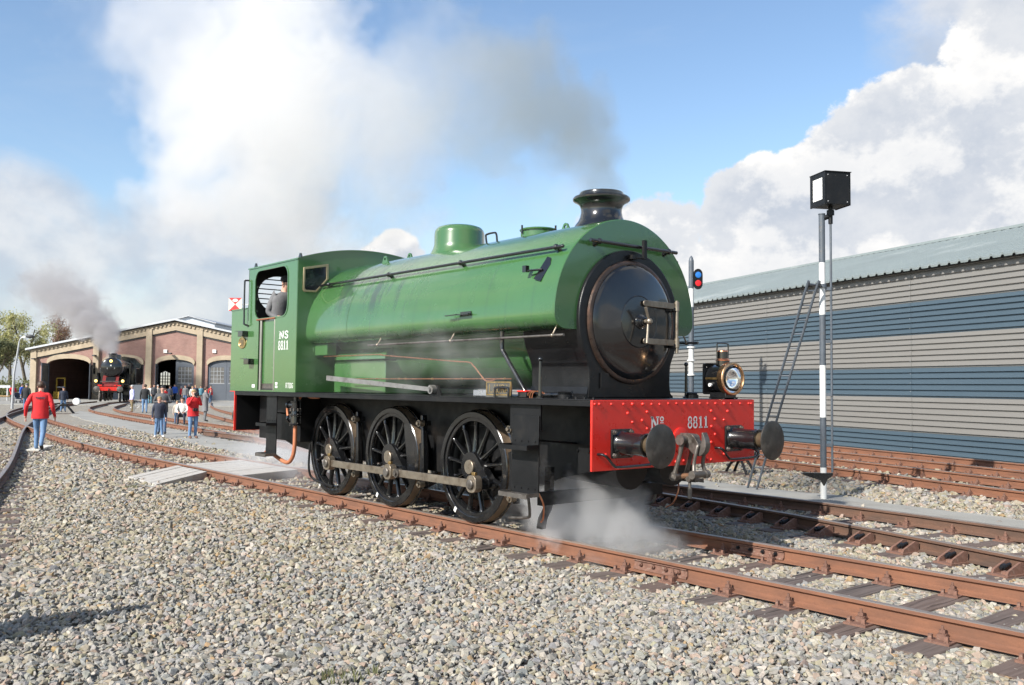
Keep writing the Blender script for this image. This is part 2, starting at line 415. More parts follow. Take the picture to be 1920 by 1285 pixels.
# ------------------------------------------------------------------ railway tracks
def rust_mat(name, web, top, dark):
    m = bpy.data.materials.new(name); m.use_nodes = True; t = m.node_tree; N = NT(t); b = t.nodes['Principled BSDF']
    tc = N.n('ShaderNodeTexCoord'); v = tc.outputs['Object']
    mp = N.n('ShaderNodeMapping'); N.link(v, mp.inputs[0]); mp.inputs['Scale'].default_value = (1, 1, 5)
    c = N.mix(N.ramp(N.noise(mp.outputs[0], 2.5, 8, .65), .3, .72), web, dark)
    c = N.mix(N.ramp(N.noise(v, 60, 4, .6), .45, .75, 0, .35), c, tuple(x*.55 for x in web))
    N.link(c, b.inputs['Base Color']); b.inputs['Roughness'].default_value = .8
    bp = N.n('ShaderNodeBump'); bp.inputs['Distance'].default_value = .0012; N.link(N.noise(v, 140, 4, .6), bp.inputs['Height']); N.link(bp.outputs[0], b.inputs['Normal'])
    return m
rail_rust = rust_mat('rail_rust', (.200, .085, .045), None, (.130, .060, .036))
rail_rust2 = rust_mat('rail_rust_dark', (.125, .064, .040), None, (.070, .043, .031))
railtop = pm('rail_running_face', (.33, .275, .235), .38, .6, var=.2, vs=1.5, dirt=(.34, .19, .11), dirt_amt=.42, ds=3, stretch=(.2, 4, 4))
fast_m = pm('rusty_iron', (.165, .085, .060), .8, .1, var=.3, vs=20, bump=.002, bs=90, dirt=(.26, .20, .16), dirt_amt=.25, ds=30)
bolt_black = pm('greased_bolt', (.02, .021, .024), .4, .4, var=.3, vs=30)
def wood_mat():
    m = bpy.data.materials.new('sleeper_wood'); m.use_nodes = True; t = m.node_tree; N = NT(t); b = t.nodes['Principled BSDF']
    oi = N.n('ShaderNodeObjectInfo'); tc = N.n('ShaderNodeTexCoord')
    off = N.n('ShaderNodeVectorMath', operation='SCALE'); off.inputs[0].default_value = (7.1, 3.3, 5.7); N.link(oi.outputs['Random'], off.inputs['Scale'])
    v = N.vmath('ADD', tc.outputs['Object'], off.outputs[0])
    mp = N.n('ShaderNodeMapping'); N.link(v, mp.inputs[0]); mp.inputs['Scale'].default_value = (22, 1.1, 9)
    g = N.noise(mp.outputs[0], 1.6, 8, .62, .3)
    c = N.mix(N.ramp(g, .32, .68), (.062, .048, .042), (.125, .100, .088))
    crack = N.ramp(N.noise(mp.outputs[0], .8, 3, .5, .5), .60, .66)
    c = N.mix(crack, c, (.022, .018, .016))
    c = N.mix(N.math('MULTIPLY', oi.outputs['Random'], .4), c, (.14, .085, .062))
    N.link(c, b.inputs['Base Color']); b.inputs['Roughness'].default_value = .85
    bp = N.n('ShaderNodeBump'); bp.inputs['Distance'].default_value = .006
    N.link(N.math('SUBTRACT', g, crack), bp.inputs['Height']); N.link(bp.outputs[0], b.inputs['Normal'])
    return m
sleeper_m = wood_mat()
RP = [(.028, 0), (.034, -.005), (.0345, -.030), (.016, -.040), (.0085, -.050), (.0085, -.116), (.028, -.131), (.064, -.140), (.065, -.150)]
RPROF = RP + [(-a, b) for a, b in reversed(RP)]
def rail_obj(pts, parent, m_rust):
    """pts on the head centre line; each rail one mesh, running face a second material"""
    b = MB(); P = [Vector(p) for p in pts]; n = len(RPROF); rings = []
    for i, p in enumerate(P):
        t = (P[min(i+1, len(P)-1)] - P[max(i-1, 0)]); t.z = 0; t.normalize(); s = Vector((-t.y, t.x, 0))
        rings.append([p + s*a + Vector((0, 0, c)) for a, c in RPROF])
    b.loft(rings)
    k = len(b.f); 
    for i in range(k):
        fi = i % n if i < (len(P)-1)*n else -1
        b.mi[i] = 1 if fi in (n-1, 0, n-2) else 0
    o = b.build('rail', [m_rust, railtop], parent, ang=30)
    return o
def mk_fastening():
    b = MB(); b.box((-.085, -.19, -.165), (.085, .19, -.148))
    for s in (-1, 1):
        b.box((-.03, min(s*.045, s*.115), -.148), (.03, max(s*.045, s*.115), -.112))
        b.cyl((0, s*.082, -.115), (0, s*.082, -.052), .011, n=8); b.cyl((0, s*.082, -.104), (0, s*.082, -.080), .023, n=6); b.cyl((0, s*.082, -.112), (0, s*.082, -.106), .030, n=10)
        for x in (-.055, .055):
            b.cyl((x, s*.152, -.15), (x, s*.152, -.142), .024, n=8); b.cbox((x, s*.152, -.125), (.026, .026, .036))
    return b.mesh('rail_fastening', fast_m, 30)
fast_me = mk_fastening()
def mk_chair():
    b = MB(); b.box((-.11, -.30, -.165), (.11, .13, -.145))
    for x in (-.075, .075):
        b.prism([(-.27, -.146), (-.02, -.146), (-.02, -.045), (-.07, -.035), (-.25, -.11)], 'yz', x-.012, x+.012)
    b.cur = 1; b.cyl((-.04, -.19, -.10), (-.04, -.05, -.075), .018, n=10); b.cyl((-.04, -.165, -.096), (-.04, -.125, -.088), .030, n=8)
    b.cur = 0; b.cbox((.03, -.22, -.13), (.05, .05, .03)); b.box((-.03, .05, -.146), (.03, .11, -.115))
    return b.mesh('rail_chair', [fast_m, bolt_black], 30)
chair_me = mk_chair()
def mk_sleeper(seed, L=2.55):
    r = random.Random(seed); b = MB(); ring = rrect(-.125, -.325, .125, -.163, .014, 2); rings = []
    for i in range(9):
        y = -L/2 + L*i/8
        rings.append([(a + r.uniform(-.004, .004), y + r.uniform(-.006, .006), c + r.uniform(-.003, .003)) for a, c in ring])
    b.loft(rings); return b.mesh('sleeper', sleeper_m, 40)
sleeper_mes = [mk_sleeper(i) for i in range(5)]
SLEEPERS = []                                  # footprints the ballast keeps clear of
def put_sleeper(tr, p, ang, rails=(-.7525, .7525), fast=True, chairs=(), pdrop=0.0, sx=1.0):
    o = inst('sleeper', random.choice(sleeper_mes), tr, (p.x, p.y, p.z - pdrop), (0, 0, ang + random.uniform(-.012, .012)), (1, sx, 1))
    SLEEPERS.append((p.x, p.y, ang, 1.275*sx, .125))
    if fast:
        for k, ry in enumerate(rails):
            if k in chairs: inst('rail_chair', chair_me, o, (0, ry/sx, 0), (0, 0, 0), (1, 1/sx, 1))
            else: inst('rail_fastening', fast_me, o, (random.uniform(-.012, .012), ry/sx, 0), (0, 0, random.uniform(-.06, .06)), (random.uniform(.92, 1.08), 1/sx, 1))
    return o
RAILS = []                                     # polylines the ballast keeps clear of
def track(label, cpts, s0, s1, pitch, m_rust, ztop, group=None, fast_to=None, n=10, phase=0.0):
    """two rails and sleepers along a centre line; ztop(x, y): height of the running face"""
    C = bez([(x, y, 0) for x, y in cpts], n)
    C = [Vector((p.x, p.y, ztop(p.x, p.y))) for p in C]
    tr = empty('railway_track', (0, 0, 0), 0, label, 'track', group)
    for s in (-.7525, .7525):
        pts = []
        for i, p in enumerate(C):
            t = C[min(i+1, len(C)-1)] - C[max(i-1, 0)]; t.z = 0; t.normalize()
            pts.append(p + Vector((-t.y, t.x, 0))*s)
        rail_obj(pts, tr, m_rust); RAILS.append(pts)
    # sleepers by arc length from the start of the centre line
    acc = 0.0; nxt = s0 + phase
    for a, b_ in zip(C, C[1:]):
        L = (b_-a).length
        while nxt <= acc + L and nxt <= s1:
            p = a.lerp(b_, (nxt-acc)/L); ang = math.atan2(b_.y-a.y, b_.x-a.x)
            put_sleeper(tr, p, ang, fast=(fast_to is None or nxt < fast_to), pdrop=.045 if (p-CAM).length > 27 else 0.0); nxt += pitch
        acc += L
    return tr
zA = lambda x, y: -0.0022*max(0.0, -x-8)
# the locomotive's own track: straight past the camera, curving away behind the bunker; starts at x = 13.315 so a sleeper lands at 6.65
trA = track('rusty track under the green locomotive, curving away to the brick shed', [(13.316, 0), (9, 0), (3, 0), (-3, 0), (-9, 0), (-14, .1), (-20, .5), (-28, 1.32), (-34, 2.05), (-40, 2.98), (-48, 4.7), (-57, 7.2), (-68, 11.2), (-80, 16.5)], 0.0, 58, .606, rail_rust, zA, fast_to=52)
# turnout rails beyond it
trB = empty('railway_track', (0, 0, 0), 0, 'rusty turnout rails in heavy chairs beside the signal post path', 'track')
farp = [Vector(p) for p in [(-20, 4.36, 0), (-8, 4.36, 0), (-2, 4.36, 0), (1, 4.37, 0), (3.2, 4.36, 0), (5.9, 4.07, 0), (8.5, 3.55, 0), (12, 2.6, 0)]]
nearp = [Vector(p) for p in [(-9, 4.25, 0), (-5, 4.0, 0), (-1, 3.6, 0), (.57, 3.41, 0), (2.3, 3.16, 0), (4, 2.85, 0), (6.66, 2.14, 0), (9, 1.38, 0), (11, .75, 0)]]
for pl in (farp, nearp):
    q = bez(pl, 8); rail_obj(q, trB, rail_rust2 if pl is farp else rail_rust2); RAILS.append(q)
def interp(pl, x):
    for a, b_ in zip(pl, pl[1:]):
        if a.x <= x <= b_.x: return a.lerp(b_, (x-a.x)/(b_.x-a.x)).y
    return pl[-1].y
fq, nq = bez(farp, 8), bez(nearp, 8); x = -6.2
while x < 8.6:
    yf, yn = interp(fq, x), interp(nq, x); slope = math.atan2(interp(nq, x+.3)+interp(fq, x+.3)-yn-yf, .6)
    c = Vector((x, (yf+yn)/2, 0)); h = (yf-yn)/2
    put_sleeper(trB, c, slope, (-h, h), chairs=(0,), sx=max(.85, (h+.55)/1.275)); x += .62
# two tracks along the warehouse wall
def wall_track(label, n0, group=None, ph=0.0):
    C = [EN*n0 + EX*t for t in (-22, -10, 0, 10, 16)]
    return track(label, [(p.x, p.y) for p in C][::-1], 0, 31, .62, rail_rust, lambda x, y: .1, group, None, 6, ph)
trC = wall_track('rusty track of the pair by the warehouse, nearer the signal post', 9.20, 'tracks along the warehouse')
trD = wall_track('rusty track of the pair by the warehouse, tight against its wall', 12.22, 'tracks along the warehouse', .3)
# tracks behind the left path, hooking round to the shed
trE = track('rusty track beside the path where the boy and camera woman stand', [(-6, 4.2), (-12, 4.6), (-19.5, 5.6), (-30, 6.72), (-38, 7.7), (-46, 8.75), (-54, 10.5), (-61.5, 13), (-70, 16.3), (-82, 21.5)], 6, 60, .62, rail_rust, lambda x, y: gz(x, y)+.165, None, 40)
trF = track('rusty track farther back behind the group of visitors', [(-14, 6.6), (-22, 8.4), (-30, 10.3), (-40, 13.0), (-50, 16), (-60, 19.5), (-74, 25)], 4, 44, .62, rail_rust, lambda x, y: gz(x, y)+.165, None, 4)
crs = [tuple(G(-330, 1110))[:2], tuple(G(-150, 955))[:2], tuple(G(-60, 880))[:2], tuple(G(0, 812))[:2], tuple(G(36, 790))[:2], tuple(G(57, 778))[:2], tuple(G(92, 765))[:2], tuple(G(118, 759.5))[:2]]
trG = track('dark worn crossing track cutting over the rails behind the red jacket', crs, 0, 34, .62, rail_rust2, lambda x, y: gz(x, y)+.167, None, 0)
# fishplates at the joints
def fishplate(parent, x, y, side):
    b = MB(); b.prism([(0, -.118), (.034, -.128), (.034, -.112), (.012, -.10), (.012, -.058), (.03, -.048), (.03, -.040), (0, -.045)], 'yz', x-.32, x+.32)
    b.v = [(p[0], y + side*(p[1]+.010), p[2]) for p in b.v]
    o = b.build('fishplate', fast_m, parent, fixn=True)
    for k in range(4):
        c = MB(); xx = x - .23 + .153*k; c.cyl((xx, y+side*.018, -.078), (xx, y+side*.045, -.078), .019, n=6); c.cyl((xx, y+side*.045, -.078), (xx, y+side*.062, -.078), .010, n=8)
        c.build('bolt', fast_m if side < 0 and y < 0 else bolt_black, o)
for y in (-.7525, .7525): fishplate(trA, 4.62, y, -1)

# ------------------------------------------------------------------ ballast stones
def stone_mat():
    m = bpy.data.materials.new('crushed_stone'); m.use_nodes = True; t = m.node_tree; N = NT(t); b = t.nodes['Principled BSDF']
    a = N.n('ShaderNodeAttribute', attribute_name='tint'); tc = N.n('ShaderNodeTexCoord')
    n = N.ramp(N.noise(tc.outputs['Object'], 45, 5, .65), .3, .7, .78, 1.18, 'LINEAR')
    s = N.n('ShaderNodeVectorMath', operation='SCALE'); N.link(a.outputs['Color'], s.inputs[0]); N.link(n, s.inputs['Scale'])
    N.link(s.outputs[0], b.inputs['Base Color']); b.inputs['Roughness'].default_value = .88
    bp = N.n('ShaderNodeBump'); bp.inputs['Distance'].default_value = .004; N.link(N.noise(tc.outputs['Object'], 90, 4, .6), bp.inputs['Height']); N.link(bp.outputs[0], b.inputs['Normal'])
    return m
stone_m = stone_mat()
def stone_variant(seed, npts):
    r = np.random.default_rng(seed); bm = bmesh.new()
    P = r.normal(size=(npts, 3)); P /= np.linalg.norm(P, axis=1)[:, None]; P *= r.uniform(.78, 1.08, (npts, 1)); P *= np.array([1.12, .88, .66])
    for p in P: bm.verts.new(p)
    res = bmesh.ops.convex_hull(bm, input=bm.verts)
    bmesh.ops.delete(bm, geom=[g for g in res['geom_interior'] if isinstance(g, bmesh.types.BMVert)], context='VERTS')
    bmesh.ops.triangulate(bm, faces=bm.faces); bmesh.ops.recalc_face_normals(bm, faces=bm.faces)
    bm.verts.index_update()
    V = np.array([v.co[:] for v in bm.verts]); F = np.array([[v.index for v in f.verts] for f in bm.faces]); bm.free(); return V, F
VAR = [stone_variant(s, 11 + s % 5) for s in range(22)]
PAL = np.array([(.235, .228, .212), (.31, .285, .25), (.205, .21, .212), (.275, .245, .19), (.285, .225, .185), (.28, .20, .115), (.18, .172, .158), (.36, .335, .295), (.25, .247, .238), (.245, .225, .165)])
PW_GREY = np.array([.25, .15, .15, .08, .08, .008, .05, .05, .145, .037]); PW_WARM = np.array([.12, .14, .02, .20, .12, .04, .05, .06, .05, .20])
def np_project(P):
    d = P - np.array(CAM); z = d @ np.array(_fw)
    return np.stack([W0/2 + FPX*(d @ np.array(C_R))/z, H0/2 - FPX*(d @ np.array(C_U))/z, z], -1)
def scatter():
    out = []
    for lo, hi, sp, rad in ((2.4, 9.0, .0375, .0258), (9.0, 15, .049, .0315), (15, 24, .080, .046), (24, 42, .115, .047)):
        gx, gy = np.meshgrid(np.arange(-34, 13.5, sp), np.arange(-7.5, 16.5, sp)); p = np.stack([gx.ravel(), gy.ravel()], -1)
        p += rng.uniform(-.5, .5, p.shape)*sp*1.15
        dist = np.hypot(p[:, 0]-CAM.x, p[:, 1]-CAM.y); k = (dist >= lo) & (dist < hi); p = p[k]
        q = np_project(np.c_[p, np.full(len(p), -.16)])
        k = (q[:, 2] > .5) & (q[:, 0] > -260) & (q[:, 0] < W0+260) & (q[:, 1] < H0+120); p = p[k]
        out.append(np.c_[p, np.full(len(p), rad)])
    p = np.concatenate(out); x, y = p[:, 0], p[:, 1]
    keep = np.ones(len(p), bool)
    nd = EN.x*x + EN.y*y; keep &= nd < 13.9
    cover = rng.random(len(p))
    for sx, sy, ang, hl, hw in SLEEPERS:
        c, s = math.cos(ang), math.sin(ang); u = (x-sx)*c + (y-sy)*s; w = -(x-sx)*s + (y-sy)*c
        inside = (np.abs(u) < hw+.012) & (np.abs(w) < hl+.01)
        keep &= ~(inside & ((cover > .08) | (np.abs(w) < .0)))
    neart = np.full(len(p), 9.0)
    for pts in RAILS:
        P = np.array([q[:2] for q in pts])
        for a, b_ in zip(P, P[1:]):
            d = b_-a; t = np.clip(((p[:, :2]-a) @ d)/(d @ d), 0, 1); dd = np.linalg.norm(p[:, :2]-a-t[:, None]*d, axis=1); neart = np.minimum(neart, dd)
    keep &= neart > .085
    for pl in (pathR, pathL):
        P = np.array(pl); ins = np.zeros(len(p), bool)
        for (x0, y0), (x1, y1) in zip(P, np.roll(P, -1, 0)):
            if y0 == y1: continue
            ins ^= ((y0 > y) != (y1 > y)) & (x < (x1-x0)*(y-y0)/(y1-y0)+x0)
        keep &= ~(ins & (cover > .012))
    p, neart = p[keep], neart[keep]; n = len(p)
    z = np.array([gz(a, b_) for a, b_ in p[:, :2]])
    z += np.where(neart < .9, -.014, 0.0) + rng.uniform(-.010, .010, n) + .010*np.sin(p[:, 0]*1.7+p[:, 1]*.6)*np.cos(p[:, 1]*1.3)
    size = p[:, 2]*np.clip(rng.lognormal(0, .32, n), .5, 1.9)
    warm = np.clip(1.15 - neart/1.0, 0, 1); warm = np.maximum(warm, (p[:, 1] > 5.5)*.75); patch = np.array([mnoise.noise(Vector((a*.55, b_*.55, 3.0))) for a, b_ in p[:, :2]])
    warm = np.maximum(warm, np.clip((np.hypot(p[:, 0]-CAM.x, p[:, 1]-CAM.y)-6.2)/5 + .5*patch, 0, .8))
    u = rng.random(n); sel = rng.random(n) < warm
    idx = np.where(sel, np.searchsorted(np.cumsum(PW_WARM), u), np.searchsorted(np.cumsum(PW_GREY), u)).clip(0, len(PAL)-1)
    tint = PAL[idx]*rng.uniform(.90, 1.14, (n, 1))*rng.uniform(.97, 1.03, (n, 3))*np.array([.985, .955, .90])
    return np.c_[p[:, :2], z], size, tint
SP, SS, ST = scatter()
def rand_rot(n):
    q = rng.normal(size=(n, 4)); q[:, 1:3] *= .27; q /= np.linalg.norm(q, axis=1)[:, None]; w, x, y, z = q.T
    return np.stack([np.stack([1-2*(y*y+z*z), 2*(x*y-z*w), 2*(x*z+y*w)], -1), np.stack([2*(x*y+z*w), 1-2*(x*x+z*z), 2*(y*z-x*w)], -1), np.stack([2*(x*z-y*w), 2*(y*z+x*w), 1-2*(x*x+y*y)], -1)], 1)
def np_mesh(name, V, F, tint, mat):
    me = bpy.data.meshes.new(name); me.vertices.add(len(V)); me.vertices.foreach_set('co', V.astype(np.float32).ravel())
    me.loops.add(F.size); me.loops.foreach_set('vertex_index', F.astype(np.int32).ravel())
    me.polygons.add(len(F)); me.polygons.foreach_set('loop_start', np.arange(0, F.size, 3, dtype=np.int32)); me.polygons.foreach_set('loop_total', np.full(len(F), 3, np.int32))
    me.update(); a = me.color_attributes.new('tint', 'FLOAT_COLOR', 'POINT'); a.data.foreach_set('color', np.c_[tint, np.ones(len(V))].astype(np.float32).ravel())
    me.materials.append(mat); me.shade_flat(); return me
pr = np_project(SP); inview = (pr[:, 0] > 10) & (pr[:, 0] < W0-10) & (pr[:, 1] > 0) & (pr[:, 1] < H0-6)
big = np.argsort(-(SS/pr[:, 2])*inview*(SS > .024))[:300]
rot = rand_rot(len(SP)); vi = rng.integers(0, len(VAR), len(SP)); single = np.zeros(len(SP), bool); single[big] = True
Vs, Fs, Ts = [], [], []; off = 0
for k, (V, F) in enumerate(VAR):
    s = np.where((vi == k) & ~single)[0]
    X = np.einsum('nij,vj->nvi', rot[s], V)*SS[s][:, None, None] + SP[s][:, None, :]
    nv = len(V); Vs.append(X.reshape(-1, 3)); Fs.append((F[None] + (np.arange(len(s))*nv)[:, None, None] + off).reshape(-1, 3)); Ts.append(np.repeat(ST[s], nv, 0)); off += len(s)*nv
bal = inst('ballast_stones', np_mesh('ballast_stones', np.concatenate(Vs), np.concatenate(Fs), np.concatenate(Ts), stone_m), ground); tag(bal, kind='stuff')
for i in big:
    V, F = VAR[vi[i]]; me = np_mesh('stone', V*SS[i], F, np.repeat(ST[i][None], len(V), 0), stone_m)
    o = inst('stone', me, ground); o.matrix_local = Matrix.Translation(Vector(SP[i])) @ Matrix([list(r) for r in rot[i]]).to_4x4()
print('stones', len(SP), 'tris', sum(len(f) for f in Fs))

# ------------------------------------------------------------------ lettering as flat stroke geometry
def stroke(b, pts, w, put):
    """flat ribbon along a 2-D polyline"""
    P = [Vector((p[0], p[1])) for p in pts]; L, Rr = [], []
    for i, p in enumerate(P):
        t = P[min(i+1, len(P)-1)] - P[max(i-1, 0)]
        t = t.normalized() if t.length else Vector((1, 0)); s = Vector((-t.y, t.x))*w/2; L.append(p+s); Rr.append(p-s)
    n = len(P); b.add([put(q.x, q.y) for q in L+Rr], [(i, n+i, n+i+1, i+1) for i in range(n-1)])
def ell(cx, cy, rx, ry, a0=0, a1=360, n=22): return arc(cx, cy, rx, ry, a0, a1, n)
GL = {
 '8': [(ell(.35, .745, .20, .205), .125), (ell(.35, .275, .235, .235), .135)],
 '1': [([(.36, .04), (.36, 1.0)], .21), ([(.12, .055), (.60, .055)], .11), ([(.14, .80), (.34, .93)], .12)],
 'N': [([(.17, .04), (.17, .96)], .13), ([(.73, .04), (.73, .96)], .13), ([(.17, .97), (.73, .03)], .19), ([(.02, .05), (.34, .05)], .10), ([(.02, .95), (.25, .95)], .10), ([(.58, .95), (.90, .95)], .10)],
 'S': [([(.62, .74), (.58, .86), (.46, .93), (.32, .93), (.20, .86), (.16, .74), (.22, .62), (.36, .54), (.52, .45), (.60, .33), (.57, .18), (.46, .08), (.32, .06), (.18, .12), (.13, .26)], .17)],
 'o': [(ell(.28, .80, .16, .15), .10), ([(.10, .50), (.46, .50)], .06)],
 'L': [([(.16, 1), (.16, .06), (.60, .06)], .12)], 'A': [([(.06, 0), (.36, 1), (.66, 0)], .12), ([(.18, .34), (.54, .34)], .1)],
 'U': [([(.12, 1), (.12, .3), (.2, .1), (.36, .05), (.52, .1), (.6, .3), (.6, 1)], .12)],
 'R': [([(.14, 0), (.14, .95), (.42, .95), (.56, .86), (.56, .62), (.42, .52), (.14, .52)], .12), ([(.36, .52), (.62, 0)], .12)],
 'T': [([(.36, 0), (.36, .95)], .16), ([(.06, .93), (.66, .93)], .14)], 'D': [([(.14, .05), (.14, .95), (.4, .95), (.6, .75), (.6, .25), (.4, .05), (.14, .05)], .15)],
 'G': [([(.62, .76), (.5, .92), (.3, .93), (.14, .75), (.12, .3), (.28, .07), (.5, .08), (.62, .22), (.62, .45), (.4, .45)], .14)],
 '6': [([(.56, .86), (.4, .95), (.22, .85), (.14, .6), (.14, .3)], .14), (ell(.36, .28, .22, .22), .14)], '5': [([(.56, .94), (.2, .94), (.16, .55), (.4, .6), (.58, .45), (.55, .18), (.38, .06), (.14, .12)], .14)],
 '0': [(ell(.36, .5, .22, .44), .14)], '.': [([(.30, .06), (.42, .06)], .12)], '2': [([(.12, .75), (.25, .93), (.48, .92), (.58, .74), (.5, .55), (.12, .08), (.62, .08)], .14)], '3': [([(.14, .86), (.36, .94), (.56, .78), (.5, .58), (.3, .52), (.54, .44), (.58, .2), (.36, .05), (.12, .14)], .14)],
 '4': [([(.5, 0), (.5, .95), (.1, .28), (.66, .28)], .13)], ' ': [],
}
def text_mesh(name, txt, mat, parent, width, height, put, adv=None):
    """put(u, v) maps letter-plane metres to 3-D"""
    b = MB(); n = len(txt); cell = .72; tot = sum((.9 if c == 'N' else cell) for c in txt); sx = width/tot; x = 0
    for c in txt:
        for pts, w in GL[c]:
            stroke(b, [(p[0], p[1]) for p in pts], w, lambda u, v, x=x: put((x+u)*sx, v*height))
        x += .9 if c == 'N' else cell
    return b.build(name, mat, parent, ang=0)

# ------------------------------------------------------------------ the green saddle-tank locomotive
loco = empty('steam_locomotive', (0, 0, 0), 0, 'large green saddle tank steam locomotive with red buffer beam and black chimney', 'locomotive')
FZ = 1.475                                     # top of the footplate
# footplate and frames
b = MB(); b.box((-4.07, -1.265, FZ-.012), (4.19, 1.265, FZ)); b.box((-4.07, -1.262, 1.41), (4.19, -1.235, FZ-.012)); b.box((-4.07, 1.235, 1.41), (4.19, 1.262, FZ-.012))
b.build('footplate', blacks, loco, bevel=.003)
for s in (-1, 1):
    b = MB(); o = [(-4.05, 1.405), (-4.05, .80), (-3.3, .62), (-2.1, .52), (2.3, .50), (2.75, .50), (3.1, .62), (4.18, .86), (4.18, 1.405)]
    b.prism(o, 'xz', s*.60-.016, s*.60+.016); f = b.build('frame_plate', blacks, loco, bevel=.002)
    for x in (3.35, 3.52, 3.69):
        c = MB(); c.cyl((x, s*.6165, .93), (x, s*.64, .93), .018, n=8); c.build('bolt', blacks, f)
b = MB(); b.box((-1.9, -.55, .62), (2.6, .55, 1.40)); b.box((2.9, -.5, .95), (3.9, .5, 1.40)); b.cyl((2.95, -.33, .82), (3.85, -.33, .78), .24, n=20); b.cyl((2.95, .33, .82), (3.85, .33, .78), .24, n=20)
b.build('inside_motion', blacks, loco)
b = MB(); b.box((-3.8, -.95, .72), (-2.35, .95, 1.40)); b.build('rear_frame_box', blacks, loco, bevel=.01)
b = MB(); b.bar((3.12, -.95, .42), (3.12, .95, .42), .07, .14); b.bar((2.2, 0, .36), (3.12, 0, .40), .10, .05); b.build('brake_beam', blacks, loco)
# wheels
XS = (1.777, 0.0, -1.609); PIN = (.282, -.165)
def wheel_parts(root, bal, nsp=13):
    b = MB(); b.lathe([(.578, -.055), (.578, -.066), (.584, -.07), (.638, -.07), (.648, -.062), (.650, .03), (.655, .045), (.676, .055), (.676, .066), (.66, .07), (.58, .07), (.578, .06)], ax='y', n=72)
    b.lathe([(.578, .06), (.578, -.055)], ax='y', n=72)
    ty = b.build('tyre', [black], root, ang=30)
    c = MB(); c.lathe([(.6497, -.060), (.6512, .030), (.6562, .046), (.677, .056), (.677, .064)], ax='y', n=72); c.build('tyre_tread', pm('tread_steel', (.24, .175, .12), .5, .45, var=.25, vs=6, dirt=(.05, .04, .032), dirt_amt=.4, ds=5), ty)
    c = MB(); c.box((-.022, -.0745, -.644), (.022, -.0695, -.585)); m = c.build('paint_mark', white, ty); m.rotation_euler = (0, R(31), 0)
    b = MB(); b.lathe([(.585, -.052), (.535, -.050), (.525, -.035), (.525, .04), (.585, .045)], ax='y', n=72)
    a0 = R(7)
    for k in range(nsp):
        a = a0 + 2*PI*k/nsp; d = Vector((math.cos(a), 0, math.sin(a))); t = Vector((-math.sin(a), 0, math.cos(a))); rings = []
        for r, wt_, wy, y in ((.13, .038, .050, -.015), (.20, .030, .044, -.012), (.36, .023, .035, -.006), (.47, .023, .032, -.004), (.53, .032, .036, -.004), (.55, .046, .040, -.004)):
            rings.append([d*r + t*(wt_*math.cos(q)) + Vector((0, y + wy*math.sin(q), 0)) for q in (2*PI*i/10 for i in range(10))])
        b.loft(rings)
    b.lathe([(.0, -.075), (.165, -.075), (.178, -.06), (.178, .06)], ax='y', n=40)
    L = math.hypot(*PIN); ph = math.atan2(PIN[1], PIN[0]); al = math.acos((.172-.085)/L)
    egg = [(.172*math.cos(ph+al+(2*PI-2*al)*i/24), .172*math.sin(ph+al+(2*PI-2*al)*i/24)) for i in range(25)] + [(PIN[0]+.085*math.cos(ph-al+2*al*i/14), PIN[1]+.085*math.sin(ph-al+2*al*i/14)) for i in range(15)]
    b.prism(egg, 'xz', -.098, .0)
    if bal:
        a0, a1 = bal; sec = arc(0, 0, .555, .555, a0, a1, 14); h = .30
        m0, m1 = Vector(sec[0]), Vector(sec[-1]); inner = [(m1.lerp(m0, i/10)*1.0) for i in range(11)]
        sec += [(p.x*.93, p.y*.93) for p in inner]; b.prism(sec, 'xz', -.045, .03)
    b.build('wheel_centre', black, root, ang=38, fixn=True)
    c = MB(); c.lathe([(.001, -.128), (.018, -.128), (.02, -.124), (.078, -.124), (.084, -.118), (.084, -.09)], ax='y', n=28); c.build('axle_cap', steel, root)
BAL = (None, (-38, 58), None)
for s in (-1, 1):
    for x, bl in zip(XS, BAL):
        w = empty('driving_wheel', (x, s*.75, .648), 0 if s < 0 else PI, parent=loco); wheel_parts(w, bl)
    c = MB()
    for x in XS: c.cyl((x, -.68, .648), (x, .68, .648), .085, n=16)
    if s < 0: c.build('axles', blacks, loco)
# coupling rods with bosses
for s in (-1, 1):
    px_ = [x + (PIN[0] if s < 0 else -PIN[0]) for x in XS]; z = .648 + PIN[1]
    for i in (0, 1):
        x1, x0 = px_[i], px_[i+1]; y0, y1 = s*.985, s*1.02
        n = 8; o = [(x0, z-.052), (x0+.12, z-.046), (x1-.12, z-.046), (x1, z-.052), (x1, z+.052), (x1-.12, z+.046), (x0+.12, z+.046), (x0, z+.052)]
        b = MB(); b.prism(o, 'xz', min(y0, y1), max(y0, y1)); rod = b.build('coupling_rod', steel, loco, bevel=.004)
        for k, xp in enumerate((x0, x1) if i else (x1,)):
            c = MB(); yo = s*1.048; yi = s*.955
            ph = rrect(xp-.09, z-.095, xp+.09, z+.10, .07, 6); c.prism(ph, 'xz', min(yo, yi), max(yo, yi)); bo = c.build('rod_boss', steel, rod, bevel=.004)
            c = MB(); c.lathe([(.001, s*1.078), (.05, s*1.078), (.056, s*1.072), (.058, s*1.04)], (xp, 0, z), 'y', 22); c.build('pin_cap', dsteel, rod, fixn=True)
            c = MB(); c.box((xp-.03, s*1.0-.018, z+.10), (xp+.03, s*1.0+.018, z+.135)); c.build('oil_cup', brass, rod, bevel=.004)
    c = MB(); xk = px_[1] + (.20 if s < 0 else -.20); c.cyl((xk, s*.965, z), (xk, s*1.045, z), .055, n=18); c.cyl((xk, s*1.04, z), (xk, s*1.07, z), .028, n=12); c.build('knuckle_joint', dsteel, loco)
    for xp in px_:
        c = MB(); c.cyl((xp, s*.82, z), (xp, s*.99, z), .075, n=18); c.build('crank_pin', black, loco)
